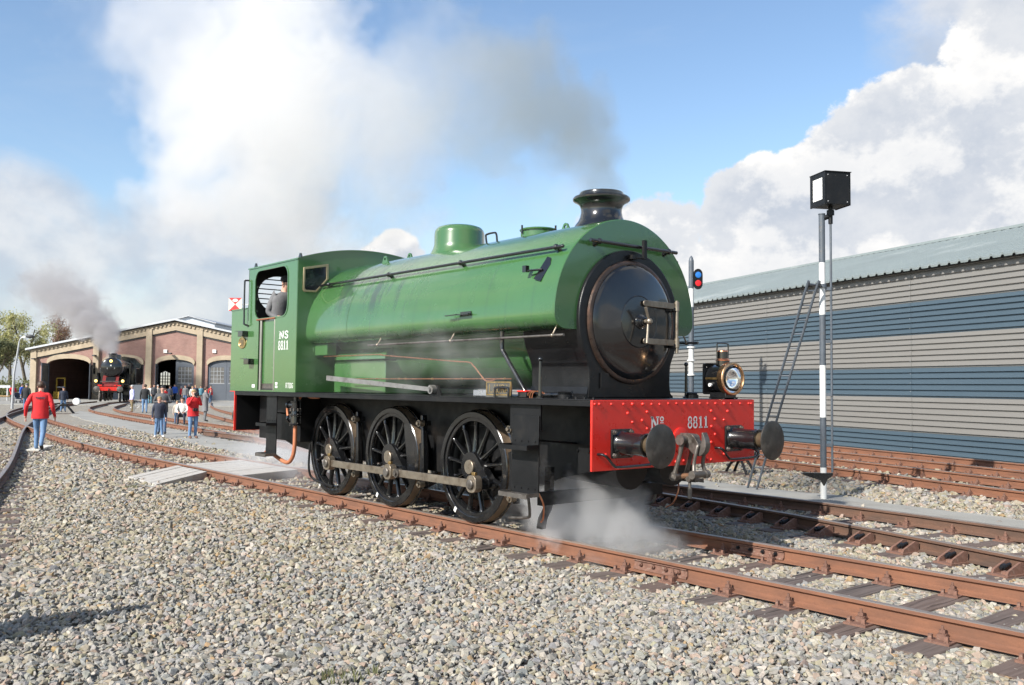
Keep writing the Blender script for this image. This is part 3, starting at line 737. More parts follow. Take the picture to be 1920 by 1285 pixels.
# brake hangers and blocks
for s in (-1, 1):
    for x in XS:
        hx = x + .735
        b = MB(); b.bar((hx, s*.80, 1.22), (hx+.05, s*.80, .30), .07, .05, (1, 0, 0)); b.bar((hx+.02, s*.72, 1.12), (hx+.02, s*.90, 1.12), .06, .06)
        h = b.build('brake_hanger', black, loco, bevel=.006)
        b = MB(); sh = arc(x, .648, .665, .665, -24, 18, 8) + arc(x, .648, .735, .735, 18, -24, 8); b.prism(sh, 'xz', s*.755-.045, s*.755+.045); b.build('brake_block', blacks, h, bevel=.004)
        for zz in (1.12, .36):
            c = MB(); c.cyl((hx+.02 if zz > 1 else hx+.045, s*.82, zz), (hx+.02 if zz > 1 else hx+.045, s*.895, zz), .042, n=14); c.cyl((hx+.02 if zz > 1 else hx+.045, s*.89, zz), (hx+.02 if zz > 1 else hx+.045, s*.92, zz), .02, n=10); c.build('hanger_pin', steel, h)
# springs above the axleboxes
for s in (-1, 1):
    for x in XS:
        b = MB()
        for k in range(6): b.box((x-.44+.05*k, s*.665-.04, 1.10+.022*k), (x+.44-.05*k, s*.665+.04, 1.12+.022*k))
        b.build('leaf_spring', blacks, loco)
# steps
def steps(x0, x1, zt, treads, s):
    y = s*1.205
    b = MB(); b.box((x0, min(y, y+s*.014), treads[0]+.0), (x1, max(y, y+s*.014), zt)); st = b.build('step_plate', blacks, loco, bevel=.002)
    c = MB(); c.bar((x0+.1, s*1.19, zt-.25), (x0+.1, s*.62, zt-.3), .06, .02); c.bar((x1-.1, s*1.19, zt-.25), (x1-.1, s*.62, zt-.3), .06, .02); c.build('step_bracket', blacks, st)
    for z in treads:
        c = MB(); ya, yb = y + s*.012, y + s*.175
        c.box((x0-.01, min(ya, yb), z-.018), (x1+.01, max(ya, yb), z)); c.box((x0-.01, min(yb, yb+s*.008), z-.03), (x1+.01, max(yb, yb+s*.008), z+.016))
        for xe in (x0-.01, x1+.002): c.box((xe, min(ya, yb), z), (xe+.008, max(ya, yb), z+.022))
        t = c.build('tread', dsteel if z < .6 else blacks, st)
        c = MB()
        for k in range(4): c.cyl((x0+.05+(x1-x0-.1)*k/3, y+s*.014, z+.05), (x0+.05+(x1-x0-.1)*k/3, y+s*.024, z+.05), .010, n=8)
        c.box((x0, min(y+s*.013, y+s*.017), z), (x1, max(y+s*.013, y+s*.017), z+.09)); c.build('tread_angle', blacks, t)
for s in (-1, 1):
    steps(2.985, 3.405, 1.30, (.505, .985), s); steps(-2.95, -2.60, 1.41, (.525, .985), s)
for s in (-1, 1):
    b = MB(); b.box((2.93, s*1.19-.01, 1.15), (3.41, s*1.19+.01, 1.412)); b.build('step_hanger', blacks, loco)
# guard irons in front of the wheels
for s in (-1, 1):
    b = MB(); pts = bez([(3.06, s*.755, .74), (3.05, s*.755, .45), (3.03, s*.755, .30), (2.96, s*.755, .19), (2.93, s*.755, .07)], 5)
    rings = [[p + Vector(q) for q in ((-.045, -.028, 0), (.045, -.028, 0), (.045, .028, 0), (-.045, .028, 0))] for p in pts]
    b.loft(rings); b.build('guard_iron', black, loco, ang=50, fixn=True)
    b = MB(); b.tube(bez([(2.75, s*.86, .62), (2.98, s*1.0, .50), (3.0, s*.98, .27), (2.9, s*.93, .20), (2.45, s*.80, .135)], 6), .016, 8); b.build('sand_pipe', dsteel, loco)
    b = MB(); b.tube(bez([(3.25, s*1.12, .56), (3.30, s*1.06, .40), (3.26, s*1.02, .25), (3.18, s*.98, .19)], 6), .009, 8); b.build('copper_drain', copper, loco)
    b = MB(); b.tube(bez([(-1.92, s*1.0, .72), (-1.94, s*1.0, .35), (-1.86, s*.95, .20), (-1.5, s*.84, .12)], 6), .017, 8); b.build('sand_pipe', blacks, loco)
# ---- buffer beams
def hitx(px, py, x=4.21):
    d = pdir(px, py); t = (x-CAM.x)/d.x; return CAM + d*t
b = MB(); b.box((4.185, -1.265, .803), (4.21, 1.265, 1.471)); beam = b.build('front_buffer_beam', red, loco, bevel=.003)
cz = lambda cx, cy: (cx/3.7795+1060, cy/3.7795+620)
RIV = [(c, 520) for c in (208, 240, 325, 411, 474, 547, 610, 667, 729, 787, 843, 898, 952, 1007, 1063, 1124, 1172, 1237, 1298, 1316)]
RIV = [(a, 517 + (5 if a < 700 else 0)) for a, _ in RIV] + [(441, 587), (578, 577), (474, 650), (543, 637), (578, 695), (1032, 570), (1148, 572), (1059, 627), (1122, 633), (1034, 679), (1060, 735), (1032, 791), (284, 882), (471, 915), (783, 930), (838, 922), (893, 922), (1004, 913), (1032, 915), (1124, 875)]
c = MB(); c.lathe([(.017, 0), (.017, .004), (.014, .012), (.008, .017), (.001, .018)], ax='x', n=12); rivet_me = c.mesh('rivet', red, 50)
for a, q in RIV:
    P = hitx(*cz(a, q)); inst('rivet', rivet_me, beam, (4.2095, P.y, P.z), (0, 0, 0), (1.0 if q > 540 or a in (474, 547, 1063, 1124) else .82)*random.uniform(.88, 1.08))
pf = lambda u, v, y0=0, z0=0: (4.2125, y0+u, z0+v)
text_mesh('painted_number', '8811', white, beam, .345, .122, lambda u, v: (4.2125, .112+u, 1.178+v))
text_mesh('painted_letters', 'No', white, beam, .235, .128, lambda u, v: (4.2125, -.455+u, 1.178+v))
b = MB(); b.box((-4.095, -1.265, .83), (-4.07, 1.265, 1.471)); b.box((-4.32, -1.25, 1.462), (-4.07, 1.25, 1.4745)); rbeam = b.build('rear_buffer_beam', red, loco, bevel=.003)
b = MB(); b.box((-4.0695, -1.233, .84), (-4.062, 1.233, 1.41)); b.build('beam_backing', blacks, rbeam)
def buffer(x, y, sg, parent):
    bf = empty('buffer', (x, y, 1.055), 0 if sg > 0 else PI, parent=parent)
    c = MB(); c.prism(rrect(-.145, -.14, .145, .14, .02), 'yz', .0, .022); bp = c.build('buffer_base', black, bf, bevel=.003)
    for u in (-.115, .115):
        for v in (-.11, .11):
            c = MB(); c.cyl((.022, u, v), (.040, u, v), .024, n=6); c.cyl((.04, u, v), (.055, u, v), .013, n=8); c.build('bolt', dsteel, bp)
    c = MB(); c.lathe([(.125, .02), (.118, .03), (.108, .045), (.105, .25), (.105, .31), (.112, .315), (.112, .345), (.105, .35), (.08, .35)], ax='x', n=36); c.build('buffer_sleeve', black, bf)
    c = MB(); c.lathe([(.078, .33), (.078, .455), (.088, .47), (.10, .478)], ax='x', n=32); c.build('buffer_ram', pm('greased_ram', (.16, .115, .07), .35, .6, var=.3, vs=9), bf)
    c = MB(); c.lathe([(.06, .470), (.15, .478), (.198, .492), (.205, .500), (.2045, .508), (.19, .514), (.12, .522), (.001, .526)], ax='x', n=56); c.build('buffer_head', pm('buffer_face', (.060, .057, .052), .42, .55, var=.35, vs=7, dirt=(.11, .10, .088), dirt_amt=.4, ds=8, rvar=.15), bf)
for y in (-.875, .875): buffer(4.21, y, 1, beam); buffer(-4.095, y, -1, rbeam)
for y0, y1 in ((-1.187, -.487), (.57, 1.225)):
    b = MB(); b.tube(bez([(4.205, y0, .962), (4.27, y0+.012, .960), (4.285, y0+.06, .925), (4.285, y0+.14, .855), (4.285, y0+.22, .838), (4.285, y1-.1, .842), (4.285, y1-.02, .855), (4.285, y1, .90), (4.205, y1, .935)], 6), .0135, 10); b.build('grab_iron', black, beam)
# screw coupling
cpl = empty('screw_coupling', (4.21, 0, 1.06), 0, parent=loco)
def cb(name, fn, mat=None, **k):
    m = MB(); fn(m); return m.build(name, mat or dsteel, cpl, **k)
hook = bez([(0, 0, .075), (.10, 0, .075), (.18, 0, .065), (.24, 0, .005), (.27, 0, -.04), (.30, 0, .0), (.305, 0, .09), (.33, 0, .06), (.355, 0, -.02), (.335, 0, -.10), (.27, 0, -.145), (.19, 0, -.12), (.12, 0, -.07), (0, 0, -.06)], 5)
cb('draw_hook', lambda m: m.prism([(p.x, p.z) for p in hook], 'xz', -.038, .038), bevel=.014)
cb('hook_plate', lambda m: m.lathe([(.13, .0), (.13, .02), (.09, .03), (.05, .03)], ax='x', n=24), red)
cb('coupling_pin', lambda m: (m.cyl((.10, -.115, .01), (.10, .115, .01), .038, n=18), m.cyl((.10, -.13, .01), (.10, -.115, .01), .055, n=18), m.cyl((.10, .115, .01), (.10, .13, .01), .055, n=18)))
for s in (-1, 1):
    cb('coupling_link', lambda m: (m.tube([(.10, s*.085, .01), (.075, s*.088, -.13), (.02, s*.092, -.30), (.005, s*.094, -.36)], [.032, .022, .024, .036], 10), m.cyl((.005, s*.070, -.365), (.005, s*.125, -.365), .044, n=16)))
    cb('coupling_shackle', lambda m: (m.tube(bez([(.275, s*.02, -.035), (.27, s*.055, -.045), (.255, s*.066, -.12), (.235, s*.070, -.22), (.245, s*.085, -.29), (.25, s*.092, -.325)], 5), .019, 10), m.cyl((.25, s*.072, -.33), (.25, s*.125, -.33), .042, n=16)))
cb('coupling_screw', lambda m: m.tube([(-.02, 0, -.37), (.06, 0, -.36), (.17, 0, -.345), (.27, 0, -.33)], [.026, .030, .026, .026], 12), pm('oily_screw', (.22, .12, .07), .45, .5, var=.3, vs=20))
for x_, z_ in ((.005, -.365), (.25, -.33)): cb('trunnion', lambda m: m.cyl((x_, -.075, z_), (x_, .075, z_), .034, n=14))
cb('screw_handle', lambda m: (m.tube([(.125, 0, -.34), (.125, 0, -.43), (.125, 0, -.58)], [.020, .016, .014], 10), m.tube([(.125, 0, -.48), (.125, 0, -.58)], .024, 10), m.cyl((.125, -.03, -.385), (.125, .03, -.385), .03, n=12)))
# ---- smokebox, door, chimney
sbo = arc(0, 2.30, .785, .785, -31, 211, 60) + [(-.652, 1.84), (-.640, 1.76), (-.636, 1.66), (-.645, FZ+.002), (.645, FZ+.002), (.636, 1.66), (.640, 1.76), (.652, 1.84)]
b = MB(); b.prism(sbo, 'yz', 2.62, 3.53); sb = b.build('smokebox', smokeblack, loco, bevel=.012)
for s in (-1, 1):
    b = MB(); b.prism([(s*.64, FZ+.002), (s*.70, FZ+.002), (s*.70, FZ+.02), (s*.66, FZ+.05), (s*.645, FZ+.12)], 'yz', 2.62, 3.52); b.build('saddle_flange', smokeblack, sb)
for s in (-1, 1):
    for x in (2.72, 2.92, 3.12, 3.32):
        c = MB(); c.ball((x, s*.66, 2.02-.03), .018, 8, 5); c.build('rivet', smokeblack, sb)
        c = MB(); c.cyl((x, s*.675, FZ+.018), (x, s*.675, FZ+.04), .018, n=6); c.build('bolt', smokeblack, sb)
b = MB(); b.lathe([(.595, .535), (.615, .560), (.645, .566), (.668, .556), (.674, .530)], (3.0, 0, 2.30), 'x', 80); b.build('door_ring', pm('worn_door_ring', (.060, .042, .034), .33, .5, var=.3, vs=6, dirt=(.20, .105, .07), dirt_amt=.42, ds=3.5, rvar=.12), sb)
b = MB(); b.lathe([(.625, .535), (.622, .566), (.606, .582), (.57, .592), (.45, .618), (.30, .642), (.283, .645), (.278, .642), (.272, .648), (.15, .660), (.001, .668)], (3.0, 0, 2.30), 'x', 80)
door = b.build('smokebox_door', black, loco)
b = MB(); b.lathe([(.085, .655), (.08, .675), (.062, .685), (.06, .70), (.05, .705), (.05, .73), (.035, .735)], (3.0, 0, 2.30), 'x', 24); b.build('dart_boss', black, door)
b = MB(); b.cyl((3.73, 0, 2.30), (3.80, 0, 2.30), .024, n=14); b.ball((3.79, 0, 2.30), .036, 12, 8); b.cyl((3.80, 0, 2.30), (3.825, 0, 2.30), .018, n=8)
b.tube([(3.785, 0, 2.30), (3.80, -.07, 2.445)], .013, 10, r1=.017); b.tube([(3.775, 0, 2.30), (3.785, -.03, 2.065)], .012, 10, r1=.016); b.build('door_handle', steel, door)
for z in (2.505, 2.095):
    b = MB(); b.prism(rrect(.03, z-.032, .615, z+.032, .03, 5), 'yz', 3.668, 3.684); 
    b.v = [(x - (.0 if y < .35 else (y-.35)*.16), y, z_) for x, y, z_ in b.v]; b.build('hinge_strap', steel, door, bevel=.004)
    b = MB(); b.cbox((3.60, .61, z-.035), (.10, .10, .05)); b.build('hinge_bracket', smokeblack, door, bevel=.01)
    b = MB(); b.cyl((3.64, .625, z-.05), (3.64, .625, z+.05), .030, n=14); b.build('hinge_knuckle', steel, door)
b = MB(); b.cyl((3.64, .625, 1.98), (3.64, .625, 2.57), .019, n=14); b.build('hinge_post', steel, door)
b = MB(); b.cbox((3.545, -.42, FZ+.19), (.012, .12, .16)); b.build('door_bracket', smokeblack, sb)
b = MB(); b.box((3.53, -.06, 2.985), (3.60, .02, 3.03)); b.tube([(3.60, .0, 3.0), (3.62, .10, 3.0)], .010, 8); b.box((3.60, .09, 2.99), (3.635, .135, 3.20)); b.build('lamp_iron', blacks, sb)
b = MB(); b.lathe([(.335, 3.345), (.318, 3.385), (.29, 3.43), (.262, 3.465), (.243, 3.51), (.232, 3.56), (.232, 3.60), (.245, 3.645), (.278, 3.678), (.308, 3.690), (.324, 3.705), (.326, 3.722), (.315, 3.738), (.285, 3.748), (.258, 3.752), (.25, 3.758), (.25, 3.782), (.244, 3.792), (.215, 3.795), (.205, 3.78), (.20, 3.40)], (3.065, 0, 0), 'z', 64)
b.build('chimney', black, loco)
# ---- saddle tank
tro = arc(.94, 2.335, .16, .145, -90, 0, 6)[:-1] + arc(0, 2.335, 1.10, 1.095, 0, 180, 64)[:-1] + arc(-.94, 2.335, .16, .145, 180, 270, 6)
b = MB(); rings = []
for x, k in ((-1.925, 1), (-.73, 1), (1.6, 1), (3.46, 1), (3.478, .997), (3.486, .990)):
    rings.append([(x, y*k, 2.335+(z-2.335)*k) for y, z in tro])

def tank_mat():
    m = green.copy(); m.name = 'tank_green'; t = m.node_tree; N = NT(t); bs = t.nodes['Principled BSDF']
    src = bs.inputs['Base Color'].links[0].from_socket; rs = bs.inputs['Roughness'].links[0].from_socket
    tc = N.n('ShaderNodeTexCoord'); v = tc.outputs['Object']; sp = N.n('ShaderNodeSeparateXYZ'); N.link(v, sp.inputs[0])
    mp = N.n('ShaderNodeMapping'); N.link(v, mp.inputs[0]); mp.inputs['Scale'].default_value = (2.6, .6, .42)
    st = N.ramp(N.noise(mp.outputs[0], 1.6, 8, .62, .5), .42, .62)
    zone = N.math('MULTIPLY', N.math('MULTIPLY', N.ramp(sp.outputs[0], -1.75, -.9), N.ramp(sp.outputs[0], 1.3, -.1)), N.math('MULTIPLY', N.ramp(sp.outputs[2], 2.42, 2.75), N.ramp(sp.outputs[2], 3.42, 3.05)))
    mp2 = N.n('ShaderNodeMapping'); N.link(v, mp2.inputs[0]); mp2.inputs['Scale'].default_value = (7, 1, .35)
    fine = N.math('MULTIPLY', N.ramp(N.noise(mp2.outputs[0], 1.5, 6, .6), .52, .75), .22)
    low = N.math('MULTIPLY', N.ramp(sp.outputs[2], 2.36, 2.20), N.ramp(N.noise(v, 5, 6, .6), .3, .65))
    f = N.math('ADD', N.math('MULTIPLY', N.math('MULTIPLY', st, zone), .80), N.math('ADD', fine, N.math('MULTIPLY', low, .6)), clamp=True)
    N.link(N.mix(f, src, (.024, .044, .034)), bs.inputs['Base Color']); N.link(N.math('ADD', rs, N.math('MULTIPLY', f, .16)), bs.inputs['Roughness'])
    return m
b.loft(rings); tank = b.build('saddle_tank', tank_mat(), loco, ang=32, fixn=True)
b = MB()
for x in (-.735,):
    s_ = [(x-.004, y*1.0012, 2.335+(z-2.335)*1.0012) for y, z in tro]; b.loft([s_, [(x+.004, p[1], p[2]) for p in s_]], caps=False)
b.build('tank_seam', pm('seam_dark_green', (.02, .05, .02), .6), tank, fixn=True)  # thin band of darker green marking the plate joint
def hemi(x, z): return math.sqrt(max(0, 1.10**2-((z-2.335)/1.095*1.10)**2))
for s in (-1, 1):
    y = s*.905; b = MB(); b.cyl((-1.86, y, 3.055), (3.40, y, 3.055), .0185, n=14); b.ball((-1.86, y, 3.055), .021); b.ball((3.40, y, 3.055), .021); hr = b.build('handrail', black, tank)
    for x in (-1.62, .02, 1.62, 3.30):
        c = MB(); c.ball((x, y, 3.055), .034); c.tube([(x, y, 3.055), (x, s*.83, 3.02)], .014, 10, r1=.03); c.build('stanchion', black, hr)
    y = s*1.06; b = MB(); b.cyl((-.22, y, 2.118), (3.59, y, 2.118), .0135, n=12); lr = b.build('lower_rod', dsteel, tank)
    for x in (0.02, 1.65, 3.42):
        c = MB(); c.ball((x, y, 2.118), .022); c.cyl((x, y, 2.118), (x, s*1.0, 2.215), .009, n=8); c.build('rod_hanger', steel, lr)
b = MB(); b.cyl((3.565, -.665, 3.128), (3.565, .71, 3.128), .020, n=14); fr = b.build('front_handrail', black, tank)
for y in (-.53, .575):
    c = MB(); c.ball((3.565, y, 3.128), .034); c.tube([(3.565, y, 3.128), (3.48, y, 3.105)], .016, 10, r1=.03); c.build('stanchion', black, fr)
b = MB(); b.lathe([(.44, 3.30), (.40, 3.37), (.362, 3.44), (.345, 3.50), (.342, 3.66), (.33, 3.70), (.30, 3.735), (.24, 3.757), (.14, 3.770), (.001, 3.776)], (.36, 0, 0), 'z', 56); b.build('dome', green, loco)
b = MB(); b.lathe([(.22, 3.38), (.22, 3.47), (.205, 3.475), (.205, 3.485), (.23, 3.488), (.235, 3.50), (.22, 3.513), (.001, 3.52)], (1.99, 0, 0), 'z', 36); fl = b.build('tank_filler', green, tank)
for a in (20, 140, 260):
    c = MB(); c.cyl((1.99+.235*math.cos(R(a)), .235*math.sin(R(a)), 3.44), (1.99+.235*math.cos(R(a)), .235*math.sin(R(a)), 3.545), .012, n=8); c.build('clamp_bolt', black, fl)
for x, y in ((2.48, .0), (-.86, .0), (-.80, -.45)):
    b = MB(); h = 3.43 - (1.1-math.sqrt(1.21-y*y)); b.prism([(x-.085, h-.01), (x+.085, h-.01), (x+.03, h+.09), (x, h+.102), (x-.03, h+.09)], 'xz', y-.012, y+.012, [arc(x, h+.055, .022, .022, 0, 330, 10)]); b.build('lifting_lug', green, tank, ang=30)
b = MB(); b.tube(bez([(1.32, -.28, 3.39), (1.31, -.285, 3.47), (1.33, -.29, 3.50), (1.48, -.29, 3.505), (1.52, -.285, 3.48), (1.53, -.28, 3.39)], 5), .013, 10); b.build('grab_loop', black, tank)
b = MB(); b.prism([(-.055, -.11), (.055, -.11), (.055, .10), (.0, .17), (-.055, .17)], 'xz', -.004, .004); lb = b.build('lamp_iron_plate', black, tank, loc=(3.20, -1.004, 2.80), rot=(R(-26), R(18), 0))
b = MB(); b.tube([(3.20, -1.01, 2.82), (3.10, -1.06, 2.815), (3.02, -1.075, 2.815)], .012, 8); b.box((2.985, -1.10, 2.80), (3.04, -1.05, 2.87)); b.build('lamp_iron_arm', black, tank)
b = MB(); b.box((1.88, -1.165, 2.40), (2.12, -1.095, 2.412)); b.box((1.90, -1.108, 2.395), (2.10, -1.099, 2.44)); b.bar((1.90, -1.16, 2.406), (1.70, -1.17, 2.40), .03, .012); b.build('lamp_bracket', black, tank)
# ---- boiler, firebox
b = MB(); b.cyl((-1.93, 0, 2.25), (2.64, 0, 2.25), .70, n=64); boil = b.build('boiler', green, loco)
b = MB(); b.box((-1.62, -.79, FZ+.003), (-.21, .79, 1.925)); b.build('firebox_casing', green, loco, bevel=.012)
b = MB(); b.prism(arc(0, 1.95, .80, .30, 0, 180, 20), 'yz', -1.62, -.21); b.build('firebox_shoulder', green, loco)
b = MB(); b.box((-1.925, -.95, 2.02), (-1.55, -.80, 2.185)); b.box((-1.925, -.98, 2.06), (-1.915, -.70, 2.14)); b.build('tank_bracket', green, loco, bevel=.004)
# ---- fittings on the footplate
b = MB(); b.prism([(-1.40, 1.652), (-1.40, 1.722), (1.22, 1.572), (1.22, 1.522)], 'xz', -1.035, -1.0); b.cyl((1.22, -1.045, 1.547), (1.22, -.985, 1.547), .055, n=20); b.cyl((1.22, -1.07, 1.547), (1.22, -.97, 1.547), .024, n=12); b.build('reversing_rod', pm('grey_steel', (.25, .245, .235), .5, .55, var=.18, vs=9, dirt=(.13, .12, .11), dirt_amt=.4, ds=8), loco, ang=30)
b = MB(); b.prism([(1.15, FZ), (1.36, FZ), (1.30, 1.58), (1.26, 1.60)], 'xz', -.985, -.955); b.build('rod_bracket', blacks, loco)
b = MB(); b.box((2.47, -1.165, FZ+.003), (2.89, -1.150, FZ+.022)); b.box((2.475, -1.158, 1.498), (2.885, -1.142, 1.638)); np_ = b.build('nameplate', pm('plate_back', (.10, .095, .08), .5, .3), loco)
b = MB()
for lo, hi in (((2.470, 1.630), (2.890, 1.643)), ((2.470, 1.495), (2.890, 1.508)), ((2.470, 1.508), (2.484, 1.630)), ((2.876, 1.508), (2.890, 1.630))): b.box((lo[0], -1.166, lo[1]), (hi[0], -1.150, hi[1]))
b.build('plate_border', brass, np_)
text_mesh('plate_letters', 'LAURA', brass, np_, .345, .088, lambda u, v: (2.508+u, -1.1605, 1.524+v))
b = MB(); b.tube(bez([(2.665, -1.20, FZ), (2.665, -1.20, 1.55), (2.69, -1.20, 1.578), (2.87, -1.20, 1.578), (2.895, -1.20, 1.55), (2.895, -1.20, FZ)], 5), .014, 10); b.build('grab_loop', black, loco)
b = MB(); b.box((2.965, -1.13, FZ+.002), (3.10, -1.02, 1.535)); b.build('lubricator', black, loco, bevel=.005)
b = MB(); b.box((2.958, -1.137, 1.5355), (3.107, -1.013, 1.552)); b.build('lubricator_lid', red, loco, bevel=.004)
for k in range(3):
    b = MB(); b.tube(bez([(3.09+.012*k, -1.10+.02*k, FZ+.0), (3.11+.012*k, -1.10+.02*k, 1.53), (3.16+.012*k, -1.05+.02*k, 1.545), (3.26, -.90, FZ+.01)], 5), .0055, 6); b.build('oil_pipe', copper, loco)
for s in (-1, 1):
    b = MB(); b.tube([(3.342, s*1.15, FZ), (3.342, s*1.15, 1.86)], .021, 12, r1=.014); b.ball((3.342, s*1.15, 1.872), .026); b.lathe([(.04, FZ), (.04, FZ+.012), (.022, FZ+.02)], (3.342, s*1.15, 0), 'z', 14); b.build('lever', black, loco)
    b = MB(); b.lathe([(.075, FZ), (.075, FZ+.04), (.06, FZ+.046), (.06, FZ+.056), (.08, FZ+.06), (.06, FZ+.07), (.001, FZ+.072)], (3.55, s*1.0, 0), 'z', 22); b.build('sandbox_lid', blacks, loco)
    for x in (3.72, 3.84, 3.96, 4.08):
        b = MB(); b.cyl((x, s*1.12, FZ), (x, s*1.12, FZ+.018), .014, n=6); b.build('bolt', blacks, loco)
b = MB(); b.tube(bez([(2.50, -.97, 2.22), (2.50, -.97, 2.02), (2.56, -.97, 1.93), (2.86, -.98, 1.60), (2.93, -.98, 1.53), (3.10, -.97, 1.51), (3.4, -.94, 1.51)], 7), .026, 12); b.build('overflow_pipe', black, loco)
def cop(pts, r=.0085, m=None, nm='copper_pipe'):
    b = MB(); b.tube(bez(pts, 6), r, 8); return b.build(nm, m or copper, loco)
cop([(-1.70, -.92, 2.0), (-1.2, -.92, 2.0), (-.16, -.92, 2.0), (-.02, -.92, 1.985), (1.55, -.94, 1.885), (1.85, -.94, 1.868), (1.95, -.95, 1.83), (2.12, -.95, 1.70), (2.19, -.95, 1.655), (2.30, -.95, 1.655), (2.37, -.95, 1.675)])
cop([(-1.0, -.93, 1.675), (.4, -.93, 1.675), (1.8, -.93, 1.675), (2.62, -.93, 1.675)], .0075)
for x in (-.2, .35, .5, 1.1, 1.7, 2.1, 2.5):
    b = MB(); b.cyl((x-.012, -.93, 1.675), (x+.012, -.93, 1.675), .014, n=8); b.build('pipe_clip', brass, loco)
b = MB(); b.box((1.95, -.95, FZ+.002), (2.36, -.82, FZ+.075)); b.build('valve_cover', pm('pale_metal', (.40, .41, .44), .3, .7, var=.1), loco, bevel=.01)
# ---- pump with copper pipe below the cab
pump = empty('feed_pump', (-2.17, -1.12, .98), 0, parent=loco)
b = MB(); b.lathe([(.001, .0), (.085, .0), (.09, .01), (.09, .035), (.07, .04), (.066, .14), (.09, .145), (.09, .165), (.06, .17), (.055, .22), (.085, .225), (.085, .245), (.06, .25), (.06, .34), (.075, .345), (.075, .36), (.03, .37), (.03, .42)], ax='z', n=26); b.build('pump_body', black, pump)
for k in range(8):
    a = 2*PI*k/8
    for z in (.02, .155, .235):
        c = MB(); c.cyl((.078*math.cos(a), .078*math.sin(a), z-.02), (.078*math.cos(a), .078*math.sin(a), z+.02), .011, n=6); c.build('bolt', dsteel, pump)
for z, l in ((.30, .16), (.10, .13)):
    b = MB(); b.cyl((0, 0, z), (-l, -.02, z), .045, n=16); b.cyl((-l+.02, -.02, z), (-l-.01, -.02, z), .062, n=16); b.build('valve_chamber', black, pump)
    c = MB()
    for k in range(6): c.ball((-l-.012, -.02+.048*math.cos(k*PI/3), z+.048*math.sin(k*PI/3)), .011, 6, 4)
    c.build('valve_nuts', dsteel, pump)
b = MB(); b.tube(bez([(.0, 0, .0), (.0, 0, -.15), (-.01, 0, -.32), (-.06, 0, -.46), (-.18, 0, -.55), (-.34, 0, -.555), (-.60, 0, -.50), (-.82, 0, -.44), (-.90, -.01, -.43), (-.95, -.02, -.46)], 7), .030, 14); b.build('suction_pipe', copperpaint, pump)
b = MB(); b.tube(bez([(-.17, -.02, .30), (-.22, -.02, .29), (-.23, -.02, .22), (-.20, -.02, .13), (-.14, -.02, .10)], 6), .018, 10); b.build('bypass_pipe', copperpaint, pump)
b = MB(); b.tube(bez([(.03, .05, .40), (.10, .08, .46), (.25, .12, .42), (.45, .15, .42)], 6), .018, 10); b.build('delivery_pipe', copperpaint, pump)
